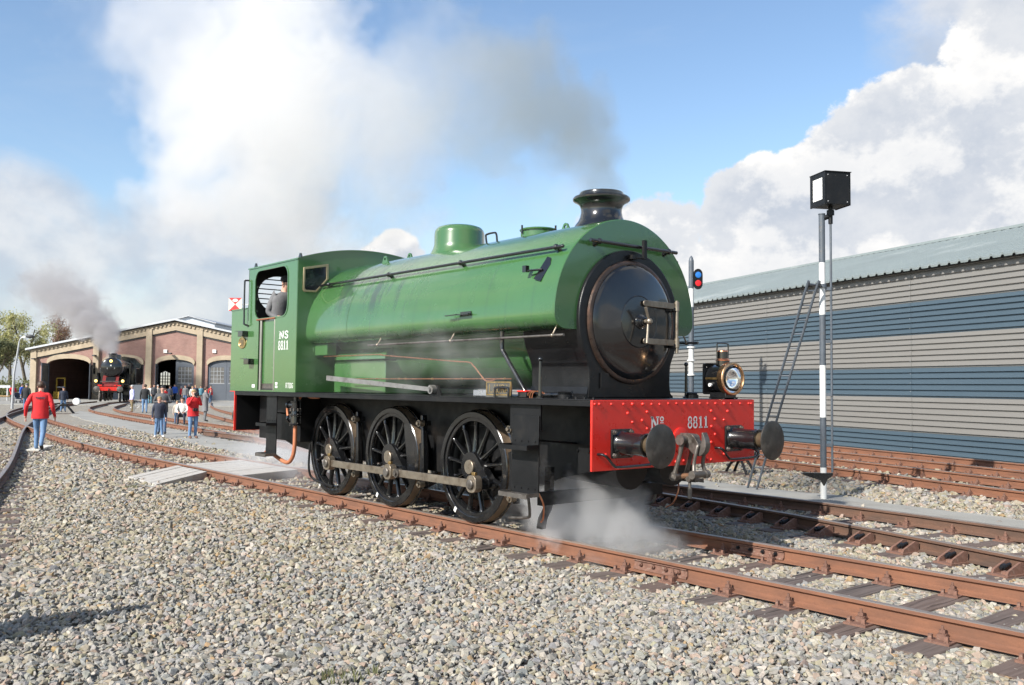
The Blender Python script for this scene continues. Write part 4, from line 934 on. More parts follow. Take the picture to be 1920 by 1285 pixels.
# ---- cab and bunker
cab = empty('cab', (0, 0, 0), 0, parent=loco)
co = [(-4.30, FZ+.001), (-1.93, FZ+.001), (-1.93, 3.425), (-3.63, 3.425), (-3.63, 2.90), (-3.66, 2.82), (-3.74, 2.805), (-4.30, 2.805)]
for s in (-1, 1):
    y0, y1 = (-1.25, -1.237) if s < 0 else (1.237, 1.25)
    b = MB(); b.prism(co, 'xz', y0, y1, [rrect(-3.39, 2.615, -2.235, 3.375, .17, 7), [(-3.24, 1.50), (-2.66, 1.50), (-2.66, 2.585), (-3.24, 2.585)]])
    cs = b.build('cab_side', green, cab, ang=30)
    b = MB(); o = rrect(-3.405, 2.60, -2.22, 3.39, .18, 8); i = rrect(-3.385, 2.62, -2.24, 3.37, .165, 8); b.prism(o, 'xz', s*1.25-.008, s*1.25+.008, [i]); b.build('opening_beading', green, cs, ang=40)
    b = MB(); b.box((-3.30, s*1.256-.012, 2.588), (-2.64, s*1.256+.012, 2.612)); b.build('elbow_rest', wood_red, cs, bevel=.006)
    b = MB(); b.box((-3.22, s*1.215-.006, 1.60), (-2.67, s*1.215+.006, 2.58)); dr = b.build('cab_door', green, cs)
    b = MB(); b.box((-3.22, s*1.214-.006, 1.50), (-2.67, s*1.214+.006, 1.60)); b.build('kick_plate', dsteel, dr)
    for xa, w in ((-3.155, .055), (-2.665, .028)):
        b = MB(); b.box((xa-w/2, s*1.242-.012, 1.49), (xa+w/2, s*1.242+.012, 2.60)); b.build('door_pillar', pm('pillar_steel', (.30, .29, .25), .45, .5, var=.12), cs, bevel=.004)
    b = MB(); b.tube(bez([(-3.64, s*1.25, 3.255), (-3.665, s*1.30, 3.25), (-3.67, s*1.31, 3.2), (-3.665, s*1.31, 2.62), (-3.65, s*1.31, 2.55), (-3.615, s*1.25, 2.52)], 6), .0145, 10); b.build('cab_handrail', black, cs)
    for x, z in ((-3.80, 2.44), (-3.55, 1.99)):
        b = MB(); b.box((x-.01, s*1.30-.05, z-.09), (x+.17, s*1.254, z+.0)) if s < 0 else b.box((x-.01, s*1.254, z-.09), (x+.17, s*1.30+.05, z)); b.build('lamp_socket', black, cs, bevel=.006)
        b = MB(); b.bar((x+.04, s*1.32, z), (x-.16, s*1.33, z+.005), .02, .010); b.build('lamp_arm', black, cs)
    # rows of small rivets
    rm = MB()
    for x, z in [(-3.31+.0, 1.60+.19*k) for k in range(9)] + [(-2.58, 1.62+.2*k) for k in range(9)] + [(-2.03, 2.0+.2*k) for k in range(7)] + [(-2.1-.14*k, 2.545) for k in range(5)] + [(-2.0-.2*k, 3.405) for k in range(8)] + [(-3.58, 2.95+.1*k) for k in range(5)]:
        rm.ball((x, s*1.25, z), .008, 6, 4, (1, .5, 1))
    rm.build('cab_rivets', green, cs)
    if s < 0:
        text_mesh('painted_letters', 'NS', white, cs, .315, .115, lambda u, v: (-2.50+u, -1.2525, 2.274+v))
        text_mesh('painted_number', '8811', white, cs, .350, .136, lambda u, v: (-2.525+u, -1.2525, 2.108+v))
        text_mesh('painted_letters', 'RTDG', white, cs, .25, .078, lambda u, v: (-2.25+u, -1.2525, 1.535+v))
        for x, z, w, h in ((-3.44, 1.535, .11, .05), (-2.60, 1.585, .08, .035), (-2.60, 1.535, .08, .035)):
            b = MB(); b.add([(x, -1.2525, z), (x+w, -1.2525, z), (x+w, -1.2525, z+h), (x, -1.2525, z+h)], [(0, 1, 2, 3)]); b.build('stencil_mark', white, cs)
        b = MB(); b.lathe([(.001, .0), (.055, .0), (.058, .003), (.09, .003), (.095, .008), (.105, .008), (.108, 0), (.108, -.012)], ax='y', n=36); b.v = [(x*1.28-3.84, -1.256-y_, z*.88+2.255) for x, y_, z in b.v]; wp = b.build('works_plate', brass, cs, fixn=True)
        c = MB()
        for k in range(5): c.box((-3.90+.0, -1.2665, 2.215+.018*k), (-3.78, -1.2635, 2.223+.018*k))
        c.build('plate_lines', dsteel, wp)
# cab front with spectacle windows
def roof_z(y): return 3.445 + .225*(1-(y/1.27)**2)
front = [(-1.25, FZ+.001), (1.25, FZ+.001)] + [(1.25-2.5*i/24, roof_z(1.25-2.5*i/24)-.012) for i in range(25)]
win = [(-1.165, 3.315), (-.760, 3.400), (-.755, 3.175), (-.955, 2.958), (-1.150, 2.955), (-1.170, 2.985)]
b = MB(); b.prism(front, 'yz', -1.943, -1.925); cf = b.build('cab_front', green, cab, ang=30, bevel=.006)
for s in (1, -1):
    wv = [(y*s, z) for y, z in win]; cx = sum(p[0] for p in wv)/len(wv); cy = sum(p[1] for p in wv)/len(wv)
    inn = [(cx+(y-cx)*.84, cy+(z-cy)*.84) for y, z in wv]
    b = MB(); b.prism(wv, 'yz', -1.925, -1.905, [inn]); wf = b.build('window_frame', pm('aged_brass', (.36, .29, .18), .45, .7, var=.15, vs=20), cf, bevel=.004)
    b = MB(); b.prism([(cx+(y-cx)*.88, cy+(z-cy)*.88) for y, z in wv], 'yz', -1.923, -1.914); b.build('window_pane', glass, wf)
rear = [(-1.25, 2.6), (1.25, 2.6)] + [(1.25-2.5*i/24, roof_z(1.25-2.5*i/24)-.012) for i in range(25)]
holes = [arc(s*.74, 3.06, .36, .30, 0, 345, 23) for s in (-1, 1)]
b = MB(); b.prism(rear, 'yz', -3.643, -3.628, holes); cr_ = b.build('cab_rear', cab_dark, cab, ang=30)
for s in (-1, 1):
    for k in range(7):
        z = 2.82+.08*k; h = .36*math.sqrt(max(.02, 1-((z-3.06)/.30)**2)); c = MB(); c.cyl((-3.65, s*.74-h, z), (-3.65, s*.74+h, z), .009, n=8); c.build('window_bar', black, cr_)
rings = []
for dz in (0, -.022):
    rings.append([(y, roof_z(y)+dz) for y in [1.262-2.524*i/28 for i in range(29)]])
o = rings[0] + rings[1][::-1]
b = MB(); b.prism(o, 'yz', -3.66, -1.912); rf = b.build('cab_roof', green, cab, ang=40)
for x in (-3.5, -1.95):
    b = MB(); b.prism([(x-.05, roof_z(-1.2)-.01), (x+.05, roof_z(-1.2)-.01), (x+.015, roof_z(-1.2)+.055), (x-.015, roof_z(-1.2)+.055)], 'xz', -1.21, -1.19); b.build('lifting_lug', black, rf)
b = MB(); b.box((-4.30, -1.237, FZ+.002), (-4.287, 1.237, 2.805)); b.box((-3.72, -1.237, FZ+.002), (-3.71, 1.237, 2.62)); b.box((-4.29, -1.236, 2.50), (-3.72, 1.236, 2.52)); bk = b.build('bunker', green, cab)
b = MB(); b.box((-4.31, -1.262, 2.798), (-3.70, -1.232, 2.815)); b.box((-4.31, 1.232, 2.798), (-3.70, 1.262, 2.815)); b.box((-4.312, -1.262, 2.798), (-4.28, 1.262, 2.815)); b.build('bunker_beading', green, bk)
b = MB(); rc = random.Random(5)
for k in range(150):
    V, F = VAR[rc.randrange(len(VAR))]; s_ = rc.uniform(.04, .09); cx, cy = rc.uniform(-4.24, -3.78), rc.uniform(-1.15, 1.15); cz_ = 2.72 + .10*(1-abs(cy)/1.15)*(rc.random()) + rc.uniform(-.05, .02)
    b.add([(cx+v[0]*s_, cy+v[1]*s_, cz_+v[2]*s_) for v in V], [tuple(int(i) for i in f) for f in F])
tag(b.build('coal', pm('coal', (.018, .018, .02), .35, var=.4, vs=20), bk, ang=0), kind='stuff')
b = MB(); b.cyl((-4.30, -.55, 1.75), (-4.46, -.55, 1.75), .14, n=24); b.cyl((-4.46, -.55, 1.75), (-4.50, -.55, 1.75), .155, n=24); b.build('rear_lamp', copperpaint, cab)
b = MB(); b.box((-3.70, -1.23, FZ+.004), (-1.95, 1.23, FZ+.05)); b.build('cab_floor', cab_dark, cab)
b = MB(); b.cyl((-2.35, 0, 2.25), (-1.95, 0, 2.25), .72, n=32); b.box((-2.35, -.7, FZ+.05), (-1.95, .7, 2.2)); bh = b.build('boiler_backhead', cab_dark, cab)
for k in range(7):
    c = MB(); a = k*.9; yy, zz = .42*math.cos(a), 2.35+.36*math.sin(a); c.lathe([(.055, 0), (.06, -.02), (.05, -.03), (.001, -.03)], (-2.35, yy, zz), 'x', 16); c.build('gauge', brass, bh)
b = MB(); b.tube(bez([(-2.36, -.1, 2.75), (-2.5, -.1, 2.8), (-2.55, .25, 2.65)], 6), .018, 10); b.build('regulator_handle', dsteel, bh)

# ---- headlamp standing on the front deck
hl = empty('headlamp', (4.03, .94, FZ), R(-6), 'black round oil headlamp with brass rim standing on the buffer beam deck', 'lamp')
b = MB(); b.box((-.10, -.09, .0), (.10, .09, .012)); b.box((-.115, -.085, .012), (.12, .085, .075)); b.build('lamp_base', black, hl, bevel=.006)
b = MB(); b.lathe([(.13, -.115), (.155, -.11), (.158, .04), (.164, .045), (.164, .085)], (0, 0, .225), 'x', 40); b.lathe([(.001, -.115), (.13, -.115)], (0, 0, .225), 'x', 40); b.build('lamp_body', black, hl)
b = MB(); b.prism(rrect(-.175, .05, .175, .395, .03), 'yz', -.135, -.118); b.build('back_plate', black, hl)
b = MB(); b.lathe([(.165, .075), (.178, .078), (.182, .092), (.182, .15), (.176, .158), (.160, .160), (.156, .150), (.156, .10)], (0, 0, .225), 'x', 48); b.build('lamp_rim', pm('rim_copper', (.66, .40, .22), .3, 1.0, var=.15, vs=12), hl)
b = MB(); b.lathe([(.158, .118), (.13, .086), (.09, .062), (.04, .05), (.001, .047)], (0, 0, .225), 'x', 48); b.build('reflector', pm('mirror_reflector', (.85, .86, .88), .06, 1.0, var=.03, rvar=.02), hl)
b = MB(); b.lathe([(.157, .125), (.12, .137), (.06, .143), (.001, .145)], (0, 0, .225), 'x', 48)
def clear_glass(name):
    m = bpy.data.materials.new(name); m.use_nodes = True; bs = m.node_tree.nodes['Principled BSDF']; bs.inputs['Transmission Weight'].default_value = 1; bs.inputs['Roughness'].default_value = .02; bs.inputs['IOR'].default_value = 1.45
    N = NT(m.node_tree); N.link(N.mix(N.noise(None, 5), (.93, .95, .96), (.97, .98, .98)), bs.inputs['Base Color']); return m
b.build('lamp_lens', clear_glass('clear_glass'), hl)
b = MB(); b.cyl((0, 0, .37), (0, 0, .425), .075, n=24); b.cyl((0, 0, .445), (0, 0, .525), .058, n=24); b.build('lamp_stack', black, hl)
b = MB(); b.lathe([(.078, .422), (.08, .428), (.066, .447), (.058, .450)], ax='z', n=24); b.lathe([(.06, .523), (.055, .535), (.03, .545), (.001, .547)], ax='z', n=24); b.build('stack_band', copper, hl)
b = MB(); b.tube(bez([(0, -.085, .385), (0, -.088, .58), (0, -.07, .615), (0, .07, .615), (0, .088, .58), (0, .085, .45)], 6), .008, 8); b.build('carry_handle', black, hl)
b = MB(); b.box((-.10, -.166, .215), (.08, -.156, .238)); b.build('hinge_bar', brass, hl); b = MB(); b.cyl((-.03, -.15, .155), (-.03, -.175, .155), .02, n=14); b.build('lamp_knob', white, hl)

# ------------------------------------------------------------------ warehouse with ribbed cladding
wallg = pm('cladding_grey', (.200, .192, .180), .45, .1, var=.05, vs=.4, dirt=(.19, .178, .162), dirt_amt=.2, ds=.8, stretch=(.15, 1, 1))
wallb = pm('cladding_blue', (.062, .094, .122), .45, .1, var=.05, vs=.4, dirt=(.06, .085, .105), dirt_amt=.2, ds=.8, stretch=(.15, 1, 1))
roofm = pm('roof_sheet', (.20, .232, .232), .55, .1, var=.06, vs=.5, dirt=(.31, .34, .335), dirt_amt=.3, ds=.35)
trim = pm('dark_trim', (.05, .052, .055), .6, var=.2)
wp0 = EN*14.2
wh = empty('warehouse', (wp0.x, wp0.y, 0), math.atan2(EX.y, EX.x), 'long warehouse with grey and blue ribbed wall bands and pale metal roof', 'warehouse')
T0, T1 = -42.0, 12.0
bands = [(4.69, 3.83, wallg), (3.83, 3.00, wallb), (3.00, 2.15, wallg), (2.15, 1.41, wallb), (1.41, .52, wallg), (.52, -.30, wallb)]
def ribbed(z0, z1, x0, x1):
    b = MB(); n = max(1, round((z1-z0)/.14)); p = (z1-z0)/n; prof = []
    for k in range(n):
        z = z0+p*k; prof += [(.0, z), (-.002, z+.030), (-.044, z+.042), (-.046, z+p-.010)]
    prof.append((0.0, z1)); 
    b.loft([[(x0, y, z) for y, z in prof], [(x1, y, z) for y, z in prof]], closed=False, caps=False); return b
xs_ = [T0 + (T1-T0)*i/9 for i in range(10)]
for zt, zb, m in bands:
    for xa, xb in zip(xs_, xs_[1:]):
        o = ribbed(zb+.002, zt-.002, xa+.004, xb-.004).build('wall_panel', m, wh, ang=25)
    for k in range(1, 9):
        for q in range(3):
            c = MB(); c.ball((xs_[k]-.05, -.038, zb + (zt-zb)*(.2+.3*q)), .012, 5, 3); c.build('panel_screw', galv, wh)
b = MB(); b.box((T0, .012, -.3), (T1, .14, 4.70)); b.build('wall_core', trim, wh)
for x in (T0, T1):
    b = MB(); b.prism([(.145, -.3), (12, -.3), (12, 4.7), (6.05, 6.42), (.145, 4.7)], 'yz', x-.05 if x < 0 else x-.06, x+.06 if x < 0 else x+.05); b.build('end_wall', wallg, wh)
b = MB(); b.box((T0, 11.9, -.3), (T1, 12.05, 4.7)); b.build('rear_wall', wallg, wh)
def roof_panel(x0, x1, y0, z0, y1, z1):
    b = MB(); p = .30; n = round((x1-x0)/p); prof = []
    for k in range(n): x = x0 + p*k; prof += [(x, 0), (x+.20, 0), (x+.225, .045), (x+.275, .045)]
    prof.append((x0+p*n, 0)); b.loft([[(x, y0, z0+h) for x, h in prof], [(x, y1, z1+h) for x, h in prof]], closed=False, caps=False)
    b.loft([[(x, y0+.01, z0+h-.05) for x, h in prof], [(x, y0, z0+h) for x, h in prof]], closed=False, caps=False); return b
xr = [T0-.3 + 5.4*k for k in range(11)]
for k, xa in enumerate(xr[:-1]):
    for y0, z0, y1, z1 in ((-.28, 4.665, 2.9, 5.59), (2.85, 5.578, 6.05, 6.50)): roof_panel(xa, xa+5.4, y0, z0, y1, z1).build('roof_sheet', roofm, wh, ang=25)
    roof_panel(xa, xa+5.4, 12.2, 4.70, 6.05, 6.50).build('roof_sheet', roofm, wh, ang=25)
b = MB(); b.box((T0-.3, 5.85, 6.49), (T1+.3, 6.25, 6.57)); b.build('ridge_cap', roofm, wh)
b = MB(); b.box((T0-.2, -.12, 4.62), (T1+.2, -.02, 4.695)); b.build('eave_trim', trim, wh)
# gable vents would sit out of view; a downpipe at the far end
b = MB(); b.cyl((T0+.3, -.1, -.1), (T0+.3, -.1, 4.6), .05, n=12); b.build('downpipe', galv, wh)

# ------------------------------------------------------------------ signal lamp post with ladder
P1 = G(1544.4, 936.6); PZ = P1.z
sp = empty('signal_lamp_post', P1, 0, 'tall black and white banded signal post with a square lamp box and leaning ladder', 'signal')
def zpix(py, dep=None): 
    d = pdir(1546, py); t = (P1-CAM).dot(_fw); return (CAM + d*t).z - PZ
cuts = [(936, 877, white), (877, 783, greyblue), (783, 685, white), (685, 589, greyblue), (589, 490, white), (490, 397, greyblue)]
for y0, y1, m in cuts:
    b = MB(); b.cyl((0, 0, max(0, zpix(y0)) if y0 < 936 else -.1), (0, 0, zpix(y1)), .049, n=24, cap=False); b.build('post_band', m, sp)
zt = zpix(397); b = MB(); b.cyl((0, 0, zt-.01), (0, 0, zt+.008), .055, n=24); b.build('post_cap', greyblue, sp)
RV, FV = Vector((_rt.x, _rt.y, 0)), Vector((_fw.x, _fw.y, 0)).normalized()
off = RV*.135 - FV*.02
b = MB(); b.cyl(off + Vector((0, 0, zpix(886))), off + Vector((0, 0, zt-.05)), .018, n=12); dr = b.build('operating_rod', greyblue, sp)
for py in (835, 740, 640, 540):
    b = MB(); b.bar(Vector((0, 0, zpix(py))), off + Vector((0, 0, zpix(py))), .05, .05); b.build('rod_bracket', greyblue, sp)
b = MB(); b.cyl((0, 0, zt-.08), off*1.1 + Vector((0, 0, zt-.02)), .04, n=12); b.cyl(off + Vector((0, 0, zt-.16)), off + Vector((0, 0, zt+.12)), .035, n=12); b.cyl(off + Vector((0, 0, zt-.02)), off + Vector((0, 0, zt+.06)), .06, n=16); b.build('lamp_swivel', blacks, sp)
# lamp box, turned 31 degrees
bc = off + Vector((0, 0, zpix(384)+.0)); hb = zpix(322)-zpix(384); half = .215
zr = math.atan2(RV.y, RV.x) + R(12)
lbox = empty('lamp_box', bc, zr, parent=sp)
b = MB(); b.box((-half, -half, .01), (half, half, hb)); b.build('box_shell', blacks, lbox, bevel=.004)
b = MB(); b.prism(rrect(-half-.01, .0, half+.01, hb+.012, .004), 'yz', -half-.014, -half-.002, [rrect(-half+.075, .095, half-.065, hb-.075, .004)]); b.build('box_frame', blacks, lbox)
b = MB(); b.box((-half-.006, -half+.075, .095), (-half-.0015, half-.065, hb-.075)); b.build('white_lens', pm('opal_panel', (.86, .86, .83), .3, var=.02), lbox)
b = MB(); b.box((half+.002, -half, .0), (half+.014, half, hb+.012)); b.build('box_back_frame', blacks, lbox)
b = MB(); b.box((-half-.02, -half-.02, hb), (half+.02, half+.02, hb+.012)); b.build('box_lid', blacks, lbox)
for u in (-.17, .17):
    for v in (.05, hb-.05):
        c = MB(); c.ball((u, -half-.002, v), .010, 6, 4); c.build('box_screw', galv, lbox)
# ladder leaning on the post
la, lb_ = G(1400, 916) - P1, G(1417, 919) - P1
ztop = zpix(538); at_t = lambda px, dd: (at_depth(px, 540, (P1-CAM).dot(_fw)+dd) - P1)
ta, tb = at_t(1513, -.05), at_t(1532, -.05); ta.z = tb.z = ztop
lad = empty('ladder', (0, 0, 0), 0, parent=sp)
for p0, p1, q in ((la, ta, -.25), (lb_, tb, -.12)):
    hook = p1 + Vector((0, 0, .02)); b = MB(); b.tube(bez([p0 - Vector((0, 0, .05)), p0.lerp(p1, .35), p0.lerp(p1, .7), p1, p1 + RV*.04 + Vector((0, 0, .03)), Vector((0, 0, ztop+.03)) - RV*.03], 6), .021, 8); b.build('stile', greyblue, lad)
n = 15
for k in range(n):
    t = .05 + .93*k/(n-1); b = MB(); b.cyl(la.lerp(ta, t), lb_.lerp(tb, t), .011, n=8); b.build('rung', greyblue, lad)
b = MB(); b.lathe([(.05, -.03), (.07, -.03), (.07, .03), (.05, .03)], (0, 0, ztop+.03), 'z', 20); b.build('ladder_hoop', greyblue, sp)
zb = zpix(887)
b = MB(); b.prism([(-.36, zb), (.14, zb), (.14, zb-.03), (.05, zb-.10), (.0, zb-.20), (-.02, zb-.20), (-.06, zb-.12), (-.34, zb-.03)], 'xz', -.05, .05); b.build('foot_bracket', black, sp, rot=(0, 0, math.atan2(RV.y, RV.x)))

# ------------------------------------------------------------------ second signal with round-ended plate
P2 = at_depth(1296, 700, 26.2); P2 = Vector((P2.x, P2.y, gz(P2.x, P2.y)))
s2 = empty('disc_signal', P2, 0, 'slim banded post with a black plate carrying blue and red discs behind the tank', 'signal')
def z2(py): d = pdir(1296, py); t = (P2-CAM).dot(_fw); return (CAM + d*t).z - P2.z
for y0, y1, m in ((900, 703, greyblue), (703, 650, white), (650, 575, greyblue), (575, 540, white), (540, 487, greyblue)):
    b = MB(); b.cyl((0, 0, max(-.1, z2(y0))), (0, 0, z2(y1)), .075, n=20); b.build('post_band', m, s2)
b = MB(); b.lathe([(.075, z2(487)), (.05, z2(481)), (.02, z2(478)), (.001, z2(477))], ax='z', n=16); b.build('post_tip', greyblue, s2)
for py in (703, 676, 651):
    b = MB(); b.lathe([(.12, z2(py)-.02), (.12, z2(py)+.02), (.07, z2(py)+.02), (.07, z2(py)-.02)], ax='z', n=16); b.build('post_collar', white, s2)
face = empty('signal_head', (0, 0, z2(522)), math.atan2(-RV.x, RV.y) + R(8), parent=s2)      # local +x looks back at the yard
cxy = -.20
b = MB(); b.prism(arc(-cxy*1.0-.02, .14, .135, .16, 0, 180, 12) + arc(-cxy-.02, -.14, .135, .16, 180, 360, 12), 'yz', -.03, .0)
b.v = [(x+.09, -y if False else y, z) for x, y, z in b.v]; b.build('signal_plate', blacks, face, fixn=True)
for zc, m in ((.12, pm('blue_disc', (.02, .16, .50), .4, var=.05)), (-.12, pm('red_disc', (.62, .015, .02), .4, var=.05))):
    b = MB(); b.lathe([(.088, .0), (.088, .012), (.08, .015), (.001, .015)], (.09, -cxy-.02, zc), 'x', 28); b.build('disc', m, face)
b = MB(); b.bar((0, 0, 0), (.07, -cxy*.5, 0), .05, .05); b.bar((0, 0, 0), (.02, .16, .0), .04, .04); b.build('signal_bracket', blacks, face)

# ------------------------------------------------------------------ point levers
def point_lever(P, rz, label, wcol, sc=1.0):
    r = empty('point_lever', P, rz, label, 'lever')
    for s in (-1, 1):
        b = MB(); b.tube(bez([(-.40*sc, s*.10, 0), (-.22*sc, s*.08, .22*sc), (-.10*sc, s*.06, .33*sc), (0, s*.05, .36*sc)], 5), .028*sc, 8); b.tube(bez([(.40*sc, s*.10, 0), (.22*sc, s*.08, .22*sc), (.10*sc, s*.06, .33*sc), (0, s*.05, .36*sc)], 5), .028*sc, 8); b.build('lever_stand', blacks, r)
    b = MB(); b.cyl((0, -.09, .34*sc), (0, .09, .34*sc), .07*sc, n=14); b.build('lever_hub', blacks, r)
    b = MB(); b.tube([(-.5*sc, 0, .14*sc), (0, 0, .34*sc), (.55*sc, 0, .50*sc)], .018*sc, 8); b.build('lever_arm', blacks, r)
    b = MB(); b.lathe([(.001, -.07), (.12, -.07), (.14, -.05), (.14, .05), (.12, .07), (.001, .07)], ax='y', n=20); b.v = [(x*sc+.48*sc, y*sc, z*sc+.47*sc) for x, y, z in b.v]; b.build('counterweight', wcol, r)
    b = MB(); b.box((-.55*sc, -.20, -.06), (.55*sc, .20, .02)); b.build('lever_timber', sleeper_m, r)
    return r
point_lever(G(1388, 889), R(-20), 'black point lever with curved legs beside the ladder foot', blacks, .95)
point_lever(G(118, 776), math.atan2(RV.y, RV.x)+.2, 'point lever with white counterweight before the open shed doorway', white, 1.5)

# ------------------------------------------------------------------ crossing boards and mats
cx_m = pm('board_concrete', (.37, .35, .32), .85, var=.12, vs=5, bump=.002, bs=60, dirt=(.27, .235, .20), dirt_amt=.4, ds=5)
def slab_row(label, A, B, D, n, th, ztop, name='foot_crossing'):
    """A-B the long edge, D the direction across; n boards side by side between A and B"""
    A, B, D = Vector((*A, 0)), Vector((*B, 0)), Vector(D); r = empty(name, (A.x, A.y, ztop-th), 0, label, 'crossing')
    for k in range(n):
        p, q = A.lerp(B, k/n + .006), A.lerp(B, (k+1)/n - .006); dz = random.uniform(-.004, .004)
        b = MB(); t = ztop+dz; pts = [p, q, q+D, p+D]
        o = Vector((A.x, A.y, ztop-th))
        b.add([Vector((v.x, v.y, t + (D.z if i > 1 else 0))) - o for i, v in enumerate(pts)] + [Vector((v.x, v.y, t-th-.12)) - o for v in pts], [(0, 1, 2, 3), (7, 6, 5, 4), (0, 4, 5, 1), (1, 5, 6, 2), (2, 6, 7, 3), (3, 7, 4, 0)])
        b.build('board', cx_m, r, bevel=.006, fixn=True)
    return r
slab_row('sloping concrete foot boards outside the rails by the bunker steps', (-7.80, -.84), (-6.25, -.84), (.70, -1.15, -.10), 5, .10, -.03)
slab_row('concrete foot boards lying between the rails behind the locomotive', (-8.3, .66), (-5.6, .66), (.45, -1.30, 0), 7, .14, -.02)
mp_ = empty('wooden_plank', G(78, 842), R(-25), 'pale worn plank lying on stones under the red-jacketed man', 'plank')
b = MB()
for x0, x1, h in ((-.72, -.20, .05), (-.18, .42, .055), (.44, .98, .045)):
    c = MB(); c.prism([(x0, -.0), (x1, -.0), (x1, h), (x0+.03, h+.01)], 'xz', -.16, .16); c.build('plank_piece', pm('pale_plank', (.55, .53, .47), .8, var=.15, vs=7, dirt=(.3, .28, .24), dirt_amt=.4, ds=4), mp_, bevel=.008)

# ------------------------------------------------------------------ brick engine shed at the far left
SD = 100.0
S0 = at_depth(327, 750, SD); S0.z = -.42
shed = empty('engine_shed', S0, math.atan2(RV.y, RV.x), 'red brick engine shed with tan pilasters, gabled roof and grey arched doors', 'engine shed')
def SU(px): return (px-327)*SD/FPX
def SZ(py, px=200): return (at_depth(px, py, SD).z - S0.z)
def brick_mat(name, c1, c2, mort):
    m = bpy.data.materials.new(name); m.use_nodes = True; t = m.node_tree; N = NT(t); bs = t.nodes['Principled BSDF']
    tc = N.n('ShaderNodeTexCoord'); mp = N.n('ShaderNodeMapping'); N.link(tc.outputs['Object'], mp.inputs[0]); mp.inputs['Rotation'].default_value = (R(90), 0, 0)
    br = N.n('ShaderNodeTexBrick'); N.link(mp.outputs[0], br.inputs['Vector']); br.inputs['Scale'].default_value = 1.0
    br.inputs['Color1'].default_value = (*c1, 1); br.inputs['Color2'].default_value = (*c2, 1); br.inputs['Mortar'].default_value = (*mort, 1)
    br.inputs['Mortar Size'].default_value = .012; br.inputs['Brick Width'].default_value = .24; br.inputs['Row Height'].default_value = .08
    n = N.ramp(N.noise(tc.outputs['Object'], .7, 6, .6), .3, .7, .82, 1.15, 'LINEAR'); s = N.n('ShaderNodeVectorMath', operation='SCALE'); N.link(br.outputs[0], s.inputs[0]); N.link(n, s.inputs['Scale'])
    N.link(s.outputs[0], bs.inputs['Base Color']); bs.inputs['Roughness'].default_value = .9; return m
redbrick = brick_mat('red_brick', (.245, .11, .09), (.29, .145, .115), (.30, .24, .21))
tanbrick = brick_mat('tan_brick', (.36, .285, .19), (.40, .32, .22), (.38, .32, .25))
doorm = pm('door_bluegrey', (.085, .098, .118), .55, var=.1, vs=1)
paneg = pm('door_glass', (.14, .135, .125), .12, var=.25, vs=1.5, rvar=.05)
cream = pm('glazing_bar', (.28, .29, .30), .5, var=.1)
shedwhite = pm('roof_edge_white', (.46, .48, .50), .5, var=.05)
slate = pm('shed_roof', (.20, .20, .205), .7, var=.1)
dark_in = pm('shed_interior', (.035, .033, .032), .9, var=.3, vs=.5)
uL = SU(57); uR = -uL; zE = SZ(656, 60); zA_ = SZ(603, 327)
def zgab(u): return zA_ + (zE-zA_)*abs(u)/abs(uL)
bays = [(79, 168), (186, 267), (286, 363), (382, 459), (478, 566)]
doors = []
for k, (a, c) in enumerate(bays):
    u0, u1 = SU(a)+.35, SU(c)-.05; zs, zc = SZ(684), SZ(673)
    if k == 0: u0 = SU(88)
    hole = [(u0, .0), (u1, .0)] + [((u0+u1)/2 + (u1-u0)/2*math.cos(PI*i/12), zs + (zc-zs)*math.sin(PI*i/12)) for i in range(13)]
    doors.append((u0, u1, zs, zc, hole))
out = [(uL, -.3), (uR, -.3), (uR, zE), (0, zA_), (uL, zE)]
# wall as strips between the door heads so every opening is real
b = MB(); o = [(uL, -.3)]
for u0, u1, zs, zc, hole in doors:
    o += [(u0, -.3), (u0, zs)] + [((u0+u1)/2 - (u1-u0)/2*math.cos(PI*i/12), zs + (zc-zs)*math.sin(PI*i/12)) for i in range(1, 12)] + [(u1, zs), (u1, -.3)]
o += [(uR, -.3), (uR, zE), (0, zA_), (uL, zE)]
b.prism(o, 'xz', 0.0, .35); b.build('front_wall', redbrick, shed, ang=20)
pil = [(57, 68), (174, 184.5), (272.5, 283.5), (368, 378.5), (466, 476), (587, 597)]
for a, c in pil:
    u0, u1 = SU(a), SU(c); b = MB(); b.prism([(u0, -.3), (u1, -.3), (u1, zgab(u1)-.15), (u0, zgab(u0)-.15)], 'xz', -.30, -.003); b.build('pilaster', tanbrick, shed)
for s in (-1, 1):
    b = MB(); d = .95
    b.prism([(s*abs(uL), zE-.003), (0, zA_-.003), (0, zA_-d), (s*abs(uL), zE-d)], 'xz', -.22, -.004); b.build('gable_band', tanbrick, shed, ang=20)
    b = MB(); b.prism([(s*abs(uL), zE-d-.001), (0, zA_-d-.001), (0, zA_-d-.16), (s*abs(uL), zE-d-.16)], 'xz', -.10, -.005); b.build('gable_moulding', trim, shed, ang=20)
    for k in range(34):
        u = s*(abs(uL)-.3)*(k+.5)/34; b = MB(); b.cbox((u, -.28, zgab(u)-.26), (.20, .12, .18)); b.build('dentil', tanbrick, shed)
    b = MB(); ue = s*(abs(uL)+.45)
    b.prism([(ue, zE-.10), (0, zA_+.10), (0, zA_+.30), (ue, zE+.10)], 'xz', -.55, 32); b.build('roof_slope', slate, shed, ang=20)
    b = MB(); b.prism([(ue, zE-.06), (0, zA_+.13), (0, zA_+.33), (ue, zE+.14)], 'xz', -.62, -.552); b.build('roof_edge', shedwhite, shed, ang=20)
